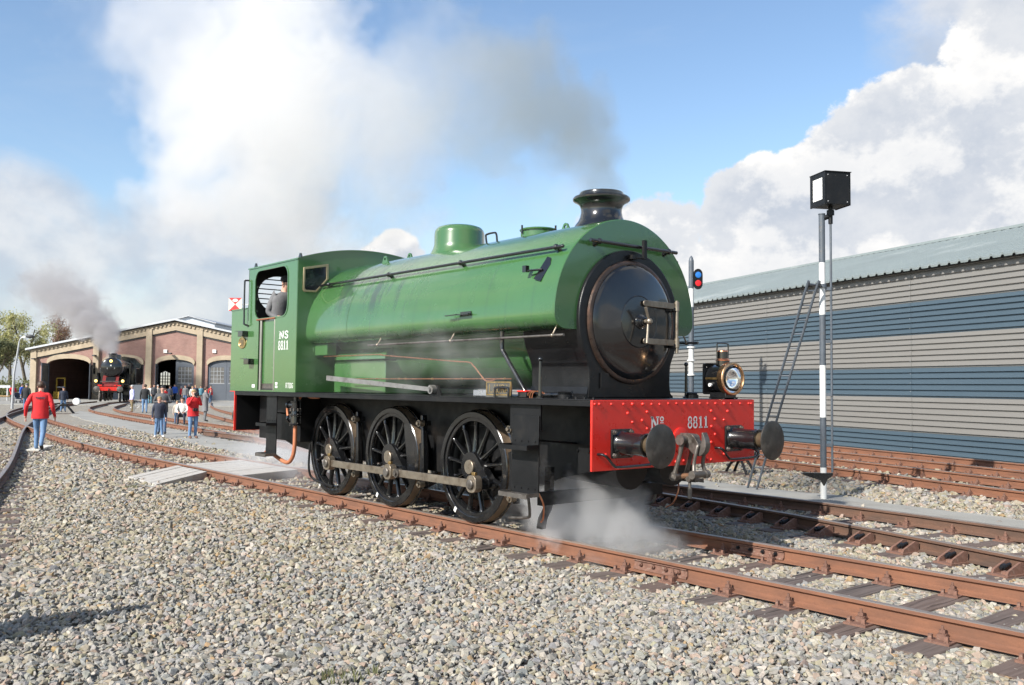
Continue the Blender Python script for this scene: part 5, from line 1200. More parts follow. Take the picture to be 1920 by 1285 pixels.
for u0, u1, zs, zc, hole in doors:
    inn = [((u0+u1)/2 + (u1-u0)/2*math.cos(PI*i/12), zs + (zc-zs)*math.sin(PI*i/12)) for i in range(13)]
    o2 = [((u0+u1)/2 + ((u1-u0)/2+.12)*math.cos(PI*i/12), zs + .02 + (zc-zs+.48)*math.sin(PI*(.06+.88*i/12))**.8) for i in range(13)]
    b = MB(); b.prism(o2 + inn[::-1], 'xz', -.14, -.004); b.build('arch', tanbrick, shed, ang=20)
for px in (108, 209, 308, 400):
    b = MB(); b.box((SU(px)-.2, -.12, SZ(662, px)), (SU(px)+.2, -.06, SZ(655.5, px))); b.build('number_board', white, shed)
def leaf(u0, u1, zs, zc, full, parent, mirrored=False, rot=None):
    """one door leaf hung in the plane y = 0.12, curved head, glazed above"""
    d = empty('door', (0, 0, 0), 0, parent=parent); mid = (full[0]+full[1])/2; hw = (full[1]-full[0])/2
    top = [(u0+(u1-u0)*i/8, zs + (zc-zs)*math.sqrt(max(0, 1-((u0+(u1-u0)*i/8-mid)/hw)**2))) for i in range(9)]
    m_ = .28; w0, w1, wz0, wz1 = u0+m_, u1-m_, zs*.52, zs-.18
    b = MB(); b.prism([(u0, .03), (u1, .03)] + top[::-1], 'xz', .12, .18, [[(w0, wz0), (w1, wz0), (w1, wz1), (w0, wz1)]]); b.build('door_panel', doorm, d, ang=20)
    b = MB(); b.box((w0, .145, wz0), (w1, .155, wz1)); b.build('door_pane', paneg, d)
    for k in range(1, 4):
        b = MB(); u = w0+(w1-w0)*k/4; b.box((u-.03, .125, wz0), (u+.03, .144, wz1)); b.build('glazing_bar', cream, d)
    for k in range(1, 4):
        b = MB(); z = wz0+(wz1-wz0)*k/4; b.box((w0, .122, z-.03), (w1, .1435, z+.03)); b.build('glazing_bar', cream, d)
    b = MB(); b.box((w0-.08, .10, wz0-.10), (w1+.08, .119, wz0-.0)); b.build('door_rail', cream, d)
    return d
for k, (u0, u1, zs, zc, hole) in enumerate(doors):
    mid = (u0+u1)/2
    if k in (1, 3, 4): leaf(u0, mid-.01, zs, zc, (u0, u1), shed)
    if k in (1, 2, 3, 4): leaf(mid+.01, u1, zs, zc, (u0, u1), shed)
    if k in (0, 2):      # swung-open leaves standing out from the jambs
        for uu, sgn in (((u0, -1), (u1, 1)) if k == 0 else ((u0, -1),)):
            r = leaf(0, mid-u0, zs, zs+.1, (0, 2*(mid-u0)), shed); r.location = (uu, .0, 0); r.rotation_euler = (0, 0, (R(-82) if k == 0 else R(-76)) if sgn < 0 else R(-70))
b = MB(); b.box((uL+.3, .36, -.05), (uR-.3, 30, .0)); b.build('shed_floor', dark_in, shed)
b = MB(); wa = [(SU(299), SZ(721)), (SU(318), SZ(721)), (SU(318), SZ(699)), (SU(308.5), SZ(695)), (SU(299), SZ(699))]
k_ = 130/100.0; wa = [(u*k_ + (k_-1)*SU(327+633)*0 + (k_-1)*((327-960)/FPX*SD), z*k_ - (k_-1)*2.0) for u, z in wa]
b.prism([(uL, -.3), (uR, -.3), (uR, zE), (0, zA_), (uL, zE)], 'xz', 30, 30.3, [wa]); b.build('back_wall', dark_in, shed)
for k in range(1, 4):
    u = wa[0][0] + (wa[1][0]-wa[0][0])*k/4; b = MB(); b.box((u-.05, 30.1, wa[0][1]), (u+.05, 30.2, wa[2][1]+.2)); b.build('glazing_bar', trim, shed)
for k in range(1, 4):
    z = wa[0][1] + (wa[2][1]-wa[0][1])*k/4; b = MB(); b.box((wa[0][0], 30.12, z-.05), (wa[1][0], 30.18, z+.05)); b.build('glazing_bar', trim, shed)
for u in (uL, uR):
    b = MB(); b.box((u-.15 if u > 0 else u-.02, .36, -.3), (u+.02 if u > 0 else u+.15, 30, zE-.05)); b.build('side_wall', redbrick, shed)
# lantern on the ridge, flues
lz0, lz1 = SZ(603, 327), SZ(588, 325)
b = MB(); w_ = 2.9; b.prism([(-w_, lz0-1.0), (w_, lz0-1.0), (w_, lz1-.75), (0, lz1), (-w_, lz1-.75)], 'xz', 4, 24); b.build('roof_lantern', pm('lantern_glass', (.52, .56, .60), .35, var=.1), shed)
for s in (-1, 1):
    b = MB(); b.prism([(s*(w_+.25), lz1-.80), (0, lz1+.02), (0, lz1+.12), (s*(w_+.25), lz1-.70)], 'xz', 3.7, 24.3); b.build('lantern_roof', galv, shed)
for px, y0, y1, r_ in ((413.5, 622, 590, .17), (428, 622, 572, .24)):
    u = SU(px); b = MB(); b.cyl((u, 4, SZ(y0, px)-2), (u, 4, SZ(y1, px)), r_, n=16); b.cyl((u, 4, SZ(y1, px)), (u, 4, SZ(y1, px)+.06), r_+.12, n=16); b.build('flue_pipe', galv, shed)
for px, py in ((65, 673), (178, 667), (320, 663)):
    b = MB(); b.box((SU(px)-.12, -.8, SZ(py, px)-.08), (SU(px)+.16, -.3, SZ(py, px)+.06)); b.build('wall_lamp', trim, shed)
# yellow stacker standing in the open doorway
yl = pm('machine_yellow', (.45, .29, .03), .5, var=.15, dirt=(.15, .11, .05), dirt_amt=.4, ds=4)
ys = at_depth(113, 748, 101.5); ys.z = -.40
stk = empty('pallet_stacker', ys, math.atan2(RV.y, RV.x), 'yellow lifting stacker parked in the dark open shed doorway', 'stacker')
for u in (-.45, .45):
    b = MB(); b.box((u-.06, -.06, 0), (u+.06, .06, 2.5 if u > 0 else 2.4)); b.build('mast', yl, stk)
for z in (.4, 1.35, 2.35):
    b = MB(); b.box((-.40, -.05, z), (.40, .05, z+.12)); b.build('cross_bar', yl if z != 1.35 else shedwhite, stk)
b = MB(); b.box((-.5, -.7, .1), (.5, -.07, .9)); b.build('stacker_body', yl, stk, bevel=.04)

# ------------------------------------------------------------------ distant black tank engine
dl0 = G(203, 757.5); dl = empty('steam_locomotive', (dl0.x, dl0.y, gz(dl0.x, dl0.y)+.165), math.atan2(-.40, .917), 'black steam locomotive with three lit lamps in front of the brick shed', 'locomotive')
dl.scale = (1.08,)*3
def D(name, fn, mat, **k):
    m = MB(); fn(m); return m.build(name, mat, dl, **k)
D('smokebox', lambda m: m.lathe([(.001, .0), (.70, .0), (.80, -.06), (.82, -.1), (.82, -1.6), (.80, -7.2)], (-1.0, 0, 2.85), 'x', 40), black)
dd = D('smokebox_door', lambda m: m.lathe([(.66, -.01), (.66, .05), (.5, .12), (.2, .17), (.001, .18)], (-1.0, 0, 2.85), 'x', 40), black)
b = MB(); b.box((-.86, -.34, 2.72), (-.845, .34, 2.86)); pl = b.build('number_plate', blacks, dd); text_mesh('plate_number', '65 018', white, pl, .62, .12, lambda u, v: (-.842, -.31+u, 2.73+v))
b = MB(); b.cyl((-.86, 0, 3.02), (-.80, 0, 3.02), .06, n=12); b.build('door_handle', white, dd)
D('chimney', lambda m: m.lathe([(.34, 3.5), (.30, 3.6), (.29, 3.9), (.33, 3.97), (.36, 4.0), (.34, 4.05), (.24, 4.05), (.24, 3.6)], (-1.75, 0, 0), 'z', 28), black)
D('steam_dome', lambda m: m.lathe([(.40, 3.5), (.38, 3.9), (.3, 4.0), (.001, 4.04)], (-4.2, 0, 0), 'z', 24), black)
D('footplate', lambda m: m.box((-10.5, -1.45, 1.42), (-.55, 1.45, 1.47)), black)
D('side_tank', lambda m: m.box((-9.0, .85, 1.47), (-5.2, 1.48, 2.9)), black, bevel=.05); D('side_tank', lambda m: m.box((-9.0, -1.48, 1.47), (-5.2, -.85, 2.9)), black, bevel=.05)
D('cab', lambda m: m.prism([(-1.48, 1.47), (1.48, 1.47), (1.48, 3.3), (.9, 3.85), (0, 4.0), (-.9, 3.85), (-1.48, 3.3)], 'yz', -11.2, -9.0), black)
bm_ = D('buffer_beam', lambda m: m.box((-.30, -.95, .92), (-.22, .95, 1.24)), red, bevel=.01)
for y in (-.875, .875):
    b = MB(); b.lathe([(.10, .0), (.09, .30), (.07, .32), (.07, .42)], (-.22, y, 1.06), 'x', 20); bf = b.build('buffer', black, dl)
    b = MB(); b.lathe([(.08, .40), (.24, .42), (.245, .45), (.2, .465), (.001, .48)], (-.22, y, 1.06), 'x', 28); b.build('buffer_head', dsteel, bf)
    D('frame_plate', lambda m: m.prism([(-10.4, 1.4), (-.3, 1.4), (-.3, .95), (-1.2, .7), (-10.4, .7)], 'xz', y*.62-.02, y*.62+.02), blacks)
    D('cylinder_block', lambda m: (m.cyl((-2.9, y*1.28, .98), (-1.7, y*1.28, .98), .42, n=24), m.box((-2.9, min(y*.7, y*1.4), 1.0), (-1.7, max(y*.7, y*1.4), 1.42))), black)
    D('guard_iron', lambda m: m.tube([(-.5, y*.86, .9), (-.35, y*.86, .5), (-.3, y*.86, .12)], .04, 8), dsteel)
    b = MB(); b.lathe([(.001, -.06), (.40, -.06), (.42, .0), (.42, .07), (.001, .07)], (-1.0, y*.857, .425), 'y', 28); b.build('pony_wheel', blacks, dl)
    for xw in (-3.6, -5.4, -7.2):
        b = MB(); b.lathe([(.55, -.06), (.75, -.06), (.75, .07), (.55, .07)], (xw, y*.857, .75), 'y', 36); b.lathe([(.001, -.07), (.18, -.07), (.18, .07)], (xw, y*.857, .75), 'y', 18)
        for k in range(12): a = 2*PI*k/12; b.cyl((xw, y*.857, .75), (xw+.6*math.cos(a), y*.857, .75+.6*math.sin(a)), .04, n=6)
        b.build('driving_wheel', blacks, dl)
    lamp = MB(); lamp.cyl((-.5, y*1.17, 1.72), (-.22, y*1.17, 1.72), .15, n=20); lo = lamp.build('lamp', black, dl)
    D('lamp_bracket', lambda m: m.box((-.45, y*1.17-.05, 1.28), (-.32, y*1.17+.05, 1.60)), black)
    D('handrail', lambda m: m.cyl((-1.0, y*.98, 3.3), (-8.5, y*.98, 3.3), .025, n=8), dsteel)
    D('air_pump', lambda m: (m.cyl((-2.3, y*1.3, 1.5), (-2.3, y*1.3, 2.1), .2, n=16), m.cyl((-2.3, y*1.3, 2.1), (-2.3, y*1.3, 2.4), .14, n=16), m.cyl((-1.8, y*1.25, 1.5), (-1.8, y*1.25, 1.9), .15, n=14)), blacks)
def lampglow():
    m = bpy.data.materials.new('lamp_light'); m.use_nodes = True; N = NT(m.node_tree); bs = m.node_tree.nodes['Principled BSDF']
    bs.inputs['Base Color'].default_value = (1, .8, .3, 1); bs.inputs['Emission Strength'].default_value = 1.3
    N.link(N.mix(N.noise(None, 3), (1.0, .50, .08), (1.0, .60, .13)), bs.inputs['Emission Color']); return m
lg = lampglow()
for y, z, x in ((-1.02, 1.72, -.215), (1.02, 1.72, -.215), (0, 3.38, -.86)):
    b = MB(); b.lathe([(.12, .0), (.10, .02), (.001, .03)], (x, y, z), 'x', 20); b.build('lamp_glass', lg, dl)
D('top_lamp', lambda m: m.cyl((-1.1, 0, 3.38), (-.86, 0, 3.38), .14, n=20), black)
D('front_rail', lambda m: (m.tube(bez([(-.5, -.72, 1.35), (-.42, -.72, 1.62), (-.42, -.6, 1.68), (-.42, .6, 1.68), (-.42, .72, 1.62), (-.5, .72, 1.35)], 6), .035, 8)), dsteel)
dred = pm('sooty_red', (.16, .014, .012), .6, var=.3)
D('front_apron', lambda m: m.prism([(-.35, 1.29), (-.95, 1.29), (-1.25, 2.15), (-1.2, 2.18)], 'xz', -.62, .62), dred)
D('apron_hatch', lambda m: m.prism([(-.62, 1.60), (-.66, 1.60), (-1.06, 2.05), (-1.0, 2.06)], 'xz', -.36, .36), blacks)
D('beam_step', lambda m: m.box((-.55, -.9, 1.30), (-.32, -.55, 1.42)), red); D('beam_step', lambda m: m.box((-.55, .35, 1.30), (-.32, .9, 1.40)), red)
D('coupling', lambda m: (m.tube(bez([(-.2, 0, 1.05), (-.02, 0, 1.05), (.02, 0, .98), (-.05, 0, .75), (-.1, 0, .62)], 5), .05, 8)), blacks)
D('smoke_deflector', lambda m: m.box((-2.4, -1.46, 2.3), (-1.2, -1.40, 3.25)), black); D('smoke_deflector', lambda m: m.box((-2.4, 1.40, 2.3), (-1.2, 1.46, 3.25)), black)

# ------------------------------------------------------------------ street lamp, sign board
def lamp_post():
    P = at_depth(25, 735, 62.0); P.z = gz(P.x, P.y); r = empty('street_lamp', P, math.atan2(RV.y, RV.x), 'slender grey street lamp with curved arm in front of the trees', 'street lamp')
    zt = at_depth(33, 640, 62).z - P.z; k = 62/FPX
    b = MB(); b.tube([(-.05, 0, 0), (0, 0, zt*.5), (8*k, 0, zt)], [.09, .07, .05], 12); b.build('pole', galv, r)
    b = MB(); b.tube(bez([(8*k, 0, zt), (9.5*k, 0, zt+4*k), (13*k, 0, zt+7*k), (22*k, 0, zt+8.5*k)], 6), .04, 10); b.build('arm', galv, r)
    b = MB(); b.ball((27*k, 0, zt+9.5*k), .30, 14, 8, (1, .5, .42)); b.build('lamp_head', trim, r)
lamp_post()
SBP = at_depth(441, 571, 36.0); sbz = gz(SBP.x, SBP.y)
sgn = empty('track_sign', (SBP.x, SBP.y, sbz), math.atan2(RV.y, RV.x), 'square sign with red and white triangles on a pole behind the bunker', 'sign')
h_ = SBP.z - sbz; q = 36/FPX*12.3
b = MB(); b.cyl((.55, .05, 0), (.55, .05, h_+q), .05, n=12); b.bar((0, .05, h_), (.55, .05, h_), .05, .05); b.build('pole', galv, sgn)
b = MB(); b.box((-q, 0, h_-q), (q, .03, h_+q)); bd = b.build('board', pm('sign_cream', (.60, .57, .50), .5, var=.05), sgn)
for s in (1, -1):
    b = MB(); b.add([(-q, -.003, h_+s*q), (q, -.003, h_+s*q), (0, -.003, h_)], [(0, 1, 2)]); b.build('red_triangle', pm('sign_red', (.50, .03, .03), .5, var=.05), bd)
b = MB(); pts = [(math.cos(a)*q*.42*(1+.12*math.cos(6*a)), h_+q*.62+math.sin(a)*q*.24) for a in (2*PI*i/24 for i in range(24))]; b.add([(u, -.006, v) for u, v in pts], [tuple(range(24))]); b.build('white_symbol', white, bd)

# ------------------------------------------------------------------ people
def cloth(name, col, r=.85): return pm('cloth_'+name, col, r, var=.14, vs=9, bump=.006, bs=14)
CL = dict(red=cloth('red', (.55, .018, .022)), jeans=cloth('jeans', (.125, .215, .36)), jeansd=cloth('jeans_dark', (.085, .14, .24)), navy=cloth('navy', (.028, .034, .055)), grey=cloth('grey', (.13, .13, .135)), dgrey=cloth('dark_grey', (.075, .077, .082)),
    black=cloth('black', (.018, .019, .021)), khaki=cloth('khaki', (.20, .155, .085)), lilac=cloth('lilac', (.42, .43, .66)), white=cloth('white', (.68, .67, .63)), blue=cloth('blue', (.04, .12, .48)), teal=cloth('teal', (.10, .24, .30)), beige=cloth('beige', (.46, .40, .33)), coat=cloth('coat', (.145, .145, .15)))
SKIN = pm('skin', (.56, .32, .235), .55, var=.08, vs=12); HAIR = dict(brown=pm('hair_brown', (.055, .030, .018), .6, var=.3, vs=40), blond=pm('hair_blond', (.34, .23, .11), .6, var=.25, vs=40), grey=pm('hair_grey', (.45, .44, .42), .6, var=.2, vs=40), black=pm('hair_black', (.015, .013, .012), .5, var=.3, vs=40))
SHOE = dict(black=pm('shoe_black', (.02, .02, .021), .5, var=.2), white=pm('shoe_white', (.60, .58, .54), .6, var=.1), brown=pm('shoe_brown', (.14, .07, .045), .6, var=.2))
EYE = pm('eye_dark', (.02, .017, .015), .3, var=.1); LIP = pm('lip', (.36, .13, .11), .5, var=.1)
# joints in units of body height, facing +x
REST = dict(pelvis=(0, 0, .515), waist=(.0, 0, .60), chest=(.005, 0, .715), neckb=(.0, 0, .815), neck=(.008, 0, .85), head=(.022, 0, .905), crown=(.018, 0, .955),
    lhip=(0, .052, .495), lknee=(.01, .056, .275), lank=(-.012, .058, .045), ltoe=(.085, .066, .022), rhip=(0, -.052, .495), rknee=(.01, -.056, .275), rank=(-.012, -.058, .045), rtoe=(.085, -.066, .022),
    lsh=(0, .105, .795), lelb=(-.012, .142, .62), lwri=(.03, .150, .475), lhand=(.045, .148, .43), rsh=(0, -.105, .795), relb=(-.012, -.142, .62), rwri=(.03, -.150, .475), rhand=(.045, -.148, .43))
RAD = dict(pelvis=(.078, .062), waist=(.070, .056), chest=(.086, .064), neckb=(.046, .040), neck=(.032, .032), head=(.047, .056), crown=(.036, .042), lhip=.058, lknee=.038, lank=.027, ltoe=.024, lsh=.042, lelb=.031, lwri=.021, lhand=.018)
BONES = [('pelvis', 'waist'), ('waist', 'chest'), ('chest', 'neckb'), ('neckb', 'neck'), ('neck', 'head'), ('head', 'crown'), ('pelvis', 'lhip'), ('lhip', 'lknee'), ('lknee', 'lank'), ('lank', 'ltoe'), ('pelvis', 'rhip'), ('rhip', 'rknee'), ('rknee', 'rank'), ('rank', 'rtoe'), ('chest', 'lsh'), ('lsh', 'lelb'), ('lelb', 'lwri'), ('lwri', 'lhand'), ('chest', 'rsh'), ('rsh', 'relb'), ('relb', 'rwri'), ('rwri', 'rhand')]
ZONE = {'head': 'skin', 'crown': 'skin', 'neck': 'skin', 'lhand': 'skin', 'rhand': 'skin', 'lhip': 'leg', 'rhip': 'leg', 'lknee': 'leg', 'rknee': 'leg', 'lank': 'leg', 'rank': 'leg', 'ltoe': 'shoe', 'rtoe': 'shoe'}
PEOPLE = []
def person(label, P, h, face, top, leg, hair='brown', shoe='black', pose=None, jacket=.44, cap=None, group=None, bald=False, flare=1.0, cat='person'):
    J = {k: Vector(v) for k, v in REST.items()}
    for k, v in (pose or {}).items(): J[k] = Vector(v)
    root = empty('person', P, face, label, cat, group)
    names = list(J); idx = {n: i for i, n in enumerate(names)}
    me = bpy.data.meshes.new('person_skeleton'); me.from_pydata([J[n]*h for n in names], [(idx[a], idx[c]) for a, c in BONES], []); 
    o = bpy.data.objects.new('person_skeleton', me); COL.objects.link(o)
    sk = o.modifiers.new('skin', 'SKIN'); sk.use_smooth_shade = True
    for n in names:
        r = RAD.get(n) or RAD['l'+n[1:]]; r = r if hasattr(r, '__len__') else (r, r)
        sv = me.skin_vertices[0].data[idx[n]]; sv.radius = (r[1]*h, r[0]*h) if n in ('pelvis', 'waist', 'chest', 'neckb') else (r[0]*h, r[1]*h); sv.use_root = (n == 'pelvis')
    s2_ = o.modifiers.new('sub', 'SUBSURF'); s2_.levels = 2; s2_.render_levels = 2
    PEOPLE.append((root, o, J, h, top, leg, hair, shoe, jacket, cap, bald, flare)); return root
def seg_dist(p, a, c):
    d = c-a; t = max(0, min(1, (p-a).dot(d)/max(1e-9, d.length_squared))); return (p-a-d*t).length
def finish_people():
    dg = bpy.context.evaluated_depsgraph_get()
    for root, o, J, h, top, leg, hair, shoe, jacket, cap, bald, flare in PEOPLE:
        me = bpy.data.meshes.new_from_object(o.evaluated_get(dg)); me.name = 'body'
        me.materials.clear()
        for m in (CL[top], CL[leg], SKIN, HAIR[hair], SHOE[shoe]): me.materials.append(m)
        Jh = {k: v*h for k, v in J.items()}; mi = []
        for p in me.polygons:
            c = p.center; best = min(BONES, key=lambda q: seg_dist(c, Jh[q[0]], Jh[q[1]]) - .35*h*((RAD.get(q[1]) or RAD['l'+q[1][1:]]) if not hasattr((RAD.get(q[1]) or RAD['l'+q[1][1:]]), '__len__') else (RAD.get(q[1]))[0]))
            z = ZONE.get(best[1], 'top')
            if best == ('pelvis', 'waist') and c.z < Jh['pelvis'].z + .01*h: z = 'leg'
            if best[1] in ('pelvis',): z = 'leg'
            if best[1] in ('lhip', 'rhip'): z = 'leg'
            if z == 'skin' and best[1] in ('head', 'crown'):
                q = c - Jh['head']; f = (Jh['head']-Jh['neck']).normalized()
                if (not bald) and (q.dot(f) > .028*h or (q.x < -.004*h and q.dot(f) > -.035*h)): z = 'hair'
            mi.append({'top': 0, 'leg': 1, 'skin': 2, 'hair': 3, 'shoe': 4}[z])
        me.polygons.foreach_set('material_index', mi); me.polygons.foreach_set('use_smooth', [True]*len(mi))
        bpy.data.objects.remove(o)
        body = inst('body', me, root)
        # face, ears
        H = Jh['head']; k = h
        b = MB(); b.ball(H + Vector((.054, 0, -.006))*k, .010*k, 8, 6, (1, .7, 1.2)); 
        for s in (-1, 1): b.ball(H + Vector((.0, s*.050, -.004))*k, .013*k, 8, 6, (.8, .4, 1.3))
        b.cur = 1
        for s in (-1, 1): b.ball(H + Vector((.046, s*.018, .010))*k, .0062*k, 8, 5)
        b.cur = 2; b.ball(H + Vector((.046, 0, -.028))*k, .008*k, 8, 5, (.6, 1.6, .4)); b.build('face', [SKIN, EYE, LIP], root, ang=60)
        # hands: palm comes with the body, five fingers each
        for sd in ('l', 'r'):
            wv, hv = Jh[sd+'wri'], Jh[sd+'hand']; d = (hv-wv).normalized(); side = d.cross(Vector((1, 0, 0)) if abs(d.x) < .8 else Vector((0, 0, 1))).normalized(); nrm = side.cross(d)
            b = MB()
            for i, (o_, L) in enumerate(((-.012, .036), (-.004, .042), (.004, .040), (.011, .032))):
                p = hv + nrm*(o_*k) + d*.010*k; b.tube([p, p + d*L*.5*k, p + (d*.9 + side*.12*(1 if sd == 'l' else -1))*L*k*.98], .0055*k, 6)
            p = hv - nrm*.014*k - d*.004*k; b.tube([p, p + (d*.6 - nrm*.8)*.020*k, p + (d*1.0 - nrm*.7)*.034*k], .006*k, 6)
            tag(b.build('fingers', SKIN, root, ang=60), kind='stuff')
        # jacket shell and hair / cap
        if jacket:
            zt, zb_ = .80, jacket; rings = []
            ax = lambda z: Jh['pelvis'].lerp(Jh['waist'], (z-.515)/.085) if z < .60 else (Jh['waist'].lerp(Jh['chest'], (z-.60)/.115) if z < .715 else Jh['chest'].lerp(Jh['neckb'], min(1, (z-.715)/.10)))
            for z, rx, ry in ((zb_, .078*flare, .112*flare), (zb_+.02, .080, .114), (.52, .080, .112), (.60, .077, .106), (.68, .080, .112), (.74, .082, .122), (.785, .072, .118), (.81, .050, .075), (.825, .036, .042)):
                c = ax(z); rings.append([Vector((c.x + rx*k*math.cos(a)*(1+.03*math.sin(5*a+z*40)), c.y + ry*k*math.sin(a), z*k if z >= .515 else z*k)) for a in (2*PI*i/22 for i in range(22))])
            b = MB(); b.loft(rings, caps=True); b.build('jacket', CL[top], root, ang=70, fixn=True)
        up_ = (Jh['head']-Jh['neck']).normalized()
        if cap:
            b = MB(); b.ball(H + Vector((.0, 0, .030))*k, .064*k, 14, 8, (1.0, .86, .62)); b.box(H + Vector((.03, -.035, .028))*k, H + Vector((.10, .035, .036))*k); b.build('cap', cap, root, ang=60)
        elif not bald:
            b = MB(); b.ball(H + Vector((-.010, 0, .022))*k, .060*k, 14, 9, (1.0, .90, .92)); b.v = [(p[0] if p[0] < H.x+.034*k else H.x+.034*k, p[1], p[2]) if p[2] > H.z+.028*k else ((min(p[0], H.x-.008*k)), p[1], p[2]) for p in b.v]; b.build('hair', HAIR[hair], root, ang=80)
to_cam = math.atan2(CAM.y-0, CAM.x+20)
def facing(P, turn=0): return math.atan2(CAM.y-P.y, CAM.x-P.x) + R(turn)
def hpx(feet, headpy):
    P = G(*feet); d = (P-CAM).dot(_fw); return P, (at_depth(feet[0], headpy, d).z - P.z)
CAMHOLD = dict(lelb=(.06, .135, .66), lwri=(.13, .06, .83), lhand=(.135, .03, .865), relb=(.06, -.135, .66), rwri=(.13, -.06, .83), rhand=(.135, -.03, .865))
WALK = dict(lhip=(.0, .05, .495), lknee=(.085, .055, .29), lank=(.075, .055, .05), ltoe=(.17, .06, .022), rhip=(0, -.05, .495), rknee=(-.04, -.055, .285), rank=(-.15, -.055, .10), rtoe=(-.085, -.06, .022), lelb=(-.07, .165, .635), lwri=(-.01, .185, .50), lhand=(.012, .185, .455), relb=(-.03, -.16, .62), rwri=(.06, -.175, .49), rhand=(.09, -.175, .45))
black_cam = pm('camera_black', (.015, .015, .017), .4, var=.2)
def camera_on(P, face, h, hang=False):
    r = empty('camera', P, face, 'black camera held up to the face of the woman in red' if not hang else 'black camera hanging on the chest of the woman in red', 'camera'); x, z = (.15*h, .88*h) if not hang else (.105*h, .58*h)
    b = MB(); b.cbox((x, 0, z), (.05*h, .09*h, .06*h)); b.build('camera_body', black_cam, r, bevel=.006); b = MB(); b.cyl((x+.02*h, 0, z), (x+.075*h, 0, z), .022*h, n=14); b.build('lens', black_cam, r)
P, h = hpx((73, 846), 712); PRED = P
person('man in red jacket and jeans walking away over the plank', P, h, facing(P, 168), 'red', 'jeans', 'brown', 'black', WALK, .455)
b = MB(); 
for k in range(7): b.add([(-.158, .085-.032*k, 1.345+.012*math.sin(k*2.1)), (-.158, .060-.032*k, 1.338+.01*math.sin(k*2.7)), (-.160, .060-.032*k, 1.385+.012*math.cos(k*1.7)), (-.160, .085-.032*k, 1.388+.01*math.cos(k*2.3))], [(0, 1, 2, 3)])
for ob in bpy.data.objects:
    if ob.name == 'person': b.build('back_print', CL['navy'], ob)
P, h = hpx((297, 821), 742); person('boy in navy jacket, jeans and white shoes on the path', P, h, facing(P, 8), 'navy', 'jeans', 'blond', 'white', dict(lank=(.02, .085, .045), ltoe=(.10, .12, .022), rank=(-.01, -.07, .045), rtoe=(.08, -.10, .022)), .47)
P, h = hpx((303, 815), 721); person('man in grey jacket with his hands by the boy in navy', P, h, facing(P, -4), 'dgrey', 'jeansd', 'black', 'black', dict(lelb=(.03, .16, .64), lwri=(.11, .07, .655), lhand=(.14, .045, .66), relb=(.03, -.16, .64), rwri=(.11, -.07, .655), rhand=(.14, -.045, .66)), .45)
P, h = hpx((361, 823), 728.5); PW = P; person('woman in red jacket raising a camera to her eyes', P, h, facing(P, 22), 'red', 'jeans', 'blond', 'brown', CAMHOLD, .45, flare=1.12); camera_on(P, facing(P, 22), h); camera_on(P, facing(P, 22), h, True)
P, h = hpx((384, 791), 724); person('person in long grey coat photographing beside the tracks', P, h, facing(P, 100), 'coat', 'grey', 'brown', 'black', CAMHOLD, .30, flare=1.15)
SIT = dict(pelvis=(0, 0, .26), waist=(.02, 0, .35), chest=(.05, 0, .46), neckb=(.07, 0, .555), neck=(.08, 0, .59), head=(.095, 0, .645), crown=(.09, 0, .695), lhip=(.02, .055, .25), lknee=(.22, .08, .30), lank=(.20, .08, .05), ltoe=(.29, .09, .022), rhip=(.02, -.055, .25), rknee=(.22, -.08, .30), rank=(.20, -.08, .05), rtoe=(.29, -.09, .022), lsh=(.05, .105, .535), lelb=(.12, .14, .38), lwri=(.22, .08, .33), lhand=(.25, .06, .33), rsh=(.05, -.105, .535), relb=(.12, -.14, .38), rwri=(.22, -.08, .33), rhand=(.25, -.06, .33))
P, h = hpx((331, 796), 751); person('child in beige top and jeans standing before a crouching adult', P, max(.95, h), facing(P, 10), 'beige', 'jeansd', 'blond', 'black', None, .49)
P, h = hpx((342, 797), 751); person('adult in pale top crouching next to the child in beige', P, 1.66, facing(P, -10), 'white', 'navy', 'brown', 'black', SIT, None)
P, h = hpx((271, 775), 719.5); person('man in black jumper and jeans near the bicycle', P, h, facing(P, 172), 'black', 'jeans', 'brown', 'black', None, .49)
P, h = hpx((247, 774), 721); person('white-haired person in lilac coat and khaki trousers near the bicycle', P, h, facing(P, -75), 'lilac', 'khaki', 'grey', 'brown', None, .46)
far = [((327, 753), 719.5, 'blue', 'black', 'brown', 'man in bright blue jacket at the half-open shed door', 12), ((339, 754), 724, 'red', 'black', 'grey', 'person in red coat by the half-open shed door', 90), ((353, 754), 718, 'black', 'navy', 'grey', 'grey-haired person in black coat at the shed pilaster', 20), ((366, 756), 721.5, 'navy', 'navy', 'blond', 'fair-haired person in navy jacket behind the camera woman', 5), ((376, 756), 722.5, 'teal', 'grey', 'brown', 'person in teal jacket behind the grey coat', 0), ((281, 758), 722, 'white', 'teal', 'blond', 'person in white top beside the man in black jumper', 0), ((288, 758), 719.5, 'dgrey', 'black', 'brown', 'person in dark grey jacket behind the man in grey', 30), ((309, 764), 727, 'red', 'jeansd', 'brown', 'brown-haired person in red partly hidden behind the grey jacket', 40), ((295, 757), 721, 'beige', 'jeansd', 'grey', 'grey-haired person in beige at the open shed leaf', 25), ((318, 757), 722.5, 'navy', 'khaki', 'brown', 'person in navy and khaki looking at the shed interior', 160), ((347, 758), 721, 'grey', 'jeansd', 'black', 'dark-haired person in grey between the red and black coats', -20), ((360, 758), 723.5, 'white', 'black', 'blond', 'fair-haired person in white top by the shed pilaster', 35), ((394, 757), 722, 'red', 'jeansd', 'brown', 'person in red and dark jeans before the closed shed doors', 50)]
for ft, hd, t_, l_, hr_, lab, tn in far:
    P, h = hpx(ft, hd); person(lab, P, min(h, 1.9), facing(P, tn), t_, l_, hr_, 'black', None, .46)
